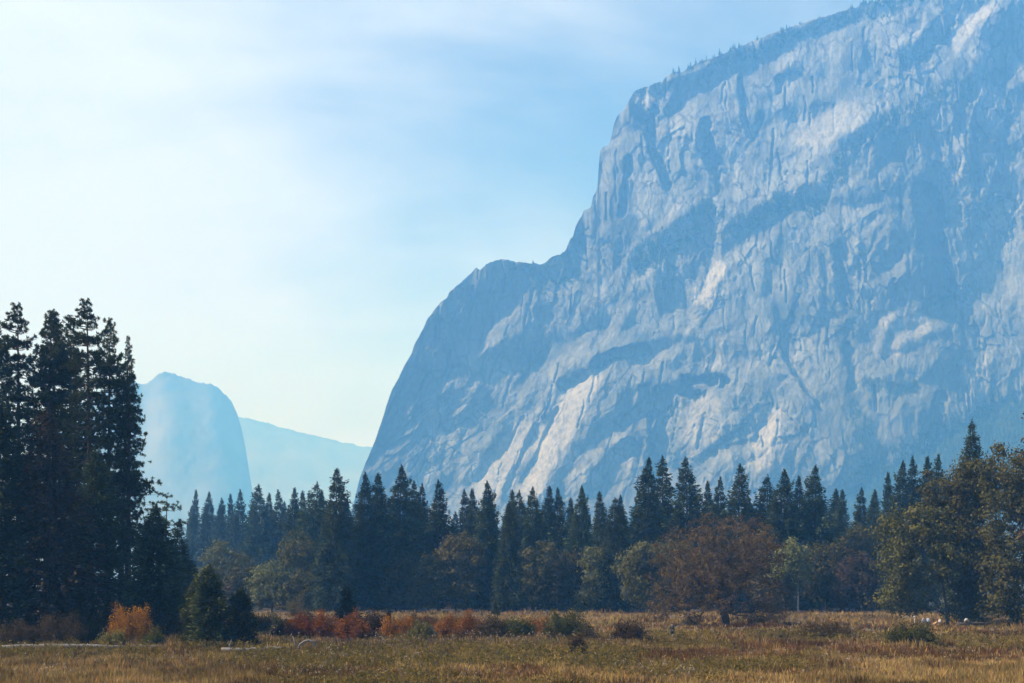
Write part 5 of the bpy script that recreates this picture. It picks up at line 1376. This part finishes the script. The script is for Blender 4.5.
gm_ = mesh_np('meadow_grass', V_, F_); set_col(gm_, 'plant_color', np.concatenate([B1[2], B2[2]]))
tag(link('meadow_grass', gm_, M['grass']), 'tall dry autumn grass in tan, rust and olive patches', None, None, 'stuff')

# leafy herbs and pale seed heads on stalks
def herbs(n, ya, yb):
    x, y = sample_meadow(n * 3, ya, yb)
    o_, r_, t_ = zone(x, y)
    keep = np.where((o_ + rng.normal(0, .2, len(x)) > np.maximum(r_, t_) - 0.05))[0][:n]
    x, y = x[keep], y[keep]; n = len(x); per = 16
    src = np.repeat(np.arange(n), per); N_ = n * per
    h = rng.uniform(0.45, 1.0, n)
    f = rng.uniform(0.15, 1.05, N_)
    c_ = np.stack([x[src] + rng.normal(0, 0.15, N_), y[src] + rng.normal(0, 0.15, N_), gz(x, y)[src] + h[src] * f], -1)
    a_ = unit(rng.normal(size=(N_, 3)) + np.array([0, 0, .5])); b_ = unit(np.cross(a_, rng.normal(size=(N_, 3))))
    s = rng.uniform(0.06, 0.13, N_) * (y[src] / 120) ** 0.6
    V_, f_ = leaf_quads(c_, a_ * s[:, None], b_ * (s * 0.5)[:, None])
    mixc = rng.random(n)[:, None]
    cb = np.array((0.085, 0.072, 0.02)) * (1 - mixc) + np.array((0.2, 0.155, 0.045)) * mixc
    return V_, f_, np.repeat(cb[src] * rng.uniform(0.75, 1.25, (N_, 1)), 4, 0)
hv, hf, hc_ = herbs(4500, 86, 180)
hm_ = mesh_np('meadow_herbs', hv, [hf]); set_col(hm_, 'plant_color', hc_)
tag(link('meadow_herbs', hm_, M['grass']), 'yellow green leafy herbs scattered through the grass', None, None, 'stuff')
def heads(n, ya, yb):
    x, y = sample_meadow(n, ya, yb)
    px = CX + F * x / y; py = YH + CH * F / y
    k_ = (fbm(x / 5, y / 7, 2, 641) > 0.32) | ((np.abs(py - 645) < 5) & (px > 360) & (px < 530)) | ((np.abs(py - 668) < 3) & (rng.random(len(px)) < 0.3))
    x, y = x[k_], y[k_]; n = len(x)
    h = rng.uniform(0.6, 1.05, n); per = 4
    src = np.repeat(np.arange(n), per); N_ = n * per
    c_ = np.stack([x[src] + rng.normal(0, .05, N_), y[src] + rng.normal(0, .05, N_), gz(x, y)[src] + h[src] + rng.normal(0, .05, N_)], -1)
    a_ = rand_dirs(N_); b_ = unit(np.cross(a_, rand_dirs(N_)))
    s = rng.uniform(0.035, 0.075, N_) * (y[src] / 110) ** .5
    V_, f_ = leaf_quads(c_, a_ * s[:, None], b_ * (s * .7)[:, None])
    st0 = np.stack([x, y, gz(x, y) - .03], -1); st1 = np.stack([x, y, gz(x, y) + h], -1)
    r_ = np.full(n, .014)
    sv_, sf_ = tube_edges(st0, st1, r_, r_ * .7, 3)
    cw = np.array((0.36, 0.30, 0.22)) * rng.uniform(.55, 1.2, (n, 1))
    cols_ = np.concatenate([np.repeat(cw[src], 4, 0), np.repeat(np.tile(np.array((0.2, .14, .08)), (n, 1)), 6, 0)])
    V2, F2 = join_meshes([(V_, [f_]), (sv_, sf_)])
    return V2, F2, np.clip(cols_, 0, .85)
sv, sf, sc_ = heads(4200, 88, 190)
sm_ = mesh_np('seed_heads', sv, sf); set_col(sm_, 'plant_color', sc_)
tag(link('seed_heads', sm_, M['grass']), 'pale dried seed heads on thin stalks above the grass', None, None, 'stuff')

# ----------------------------------------------------------------- render settings
for o in C.objects:
    if '_h' in o: del o['_h']
SC.render.engine = 'CYCLES'
cy = SC.cycles
cy.max_bounces = 6; cy.diffuse_bounces = 2; cy.glossy_bounces = 1; cy.transmission_bounces = 3; cy.volume_bounces = 2; cy.transparent_max_bounces = 4
cy.use_denoising = True
try:
    cy.denoiser = 'OPENIMAGEDENOISE'; cy.denoising_input_passes = 'RGB_ALBEDO_NORMAL'; cy.denoising_prefilter = 'ACCURATE'
except Exception:
    pass
vs = SC.view_settings
vs.view_transform = 'Standard'; vs.look = 'None'; vs.gamma = 1.0; vs.use_curve_mapping = False
vs.exposure = 0.8
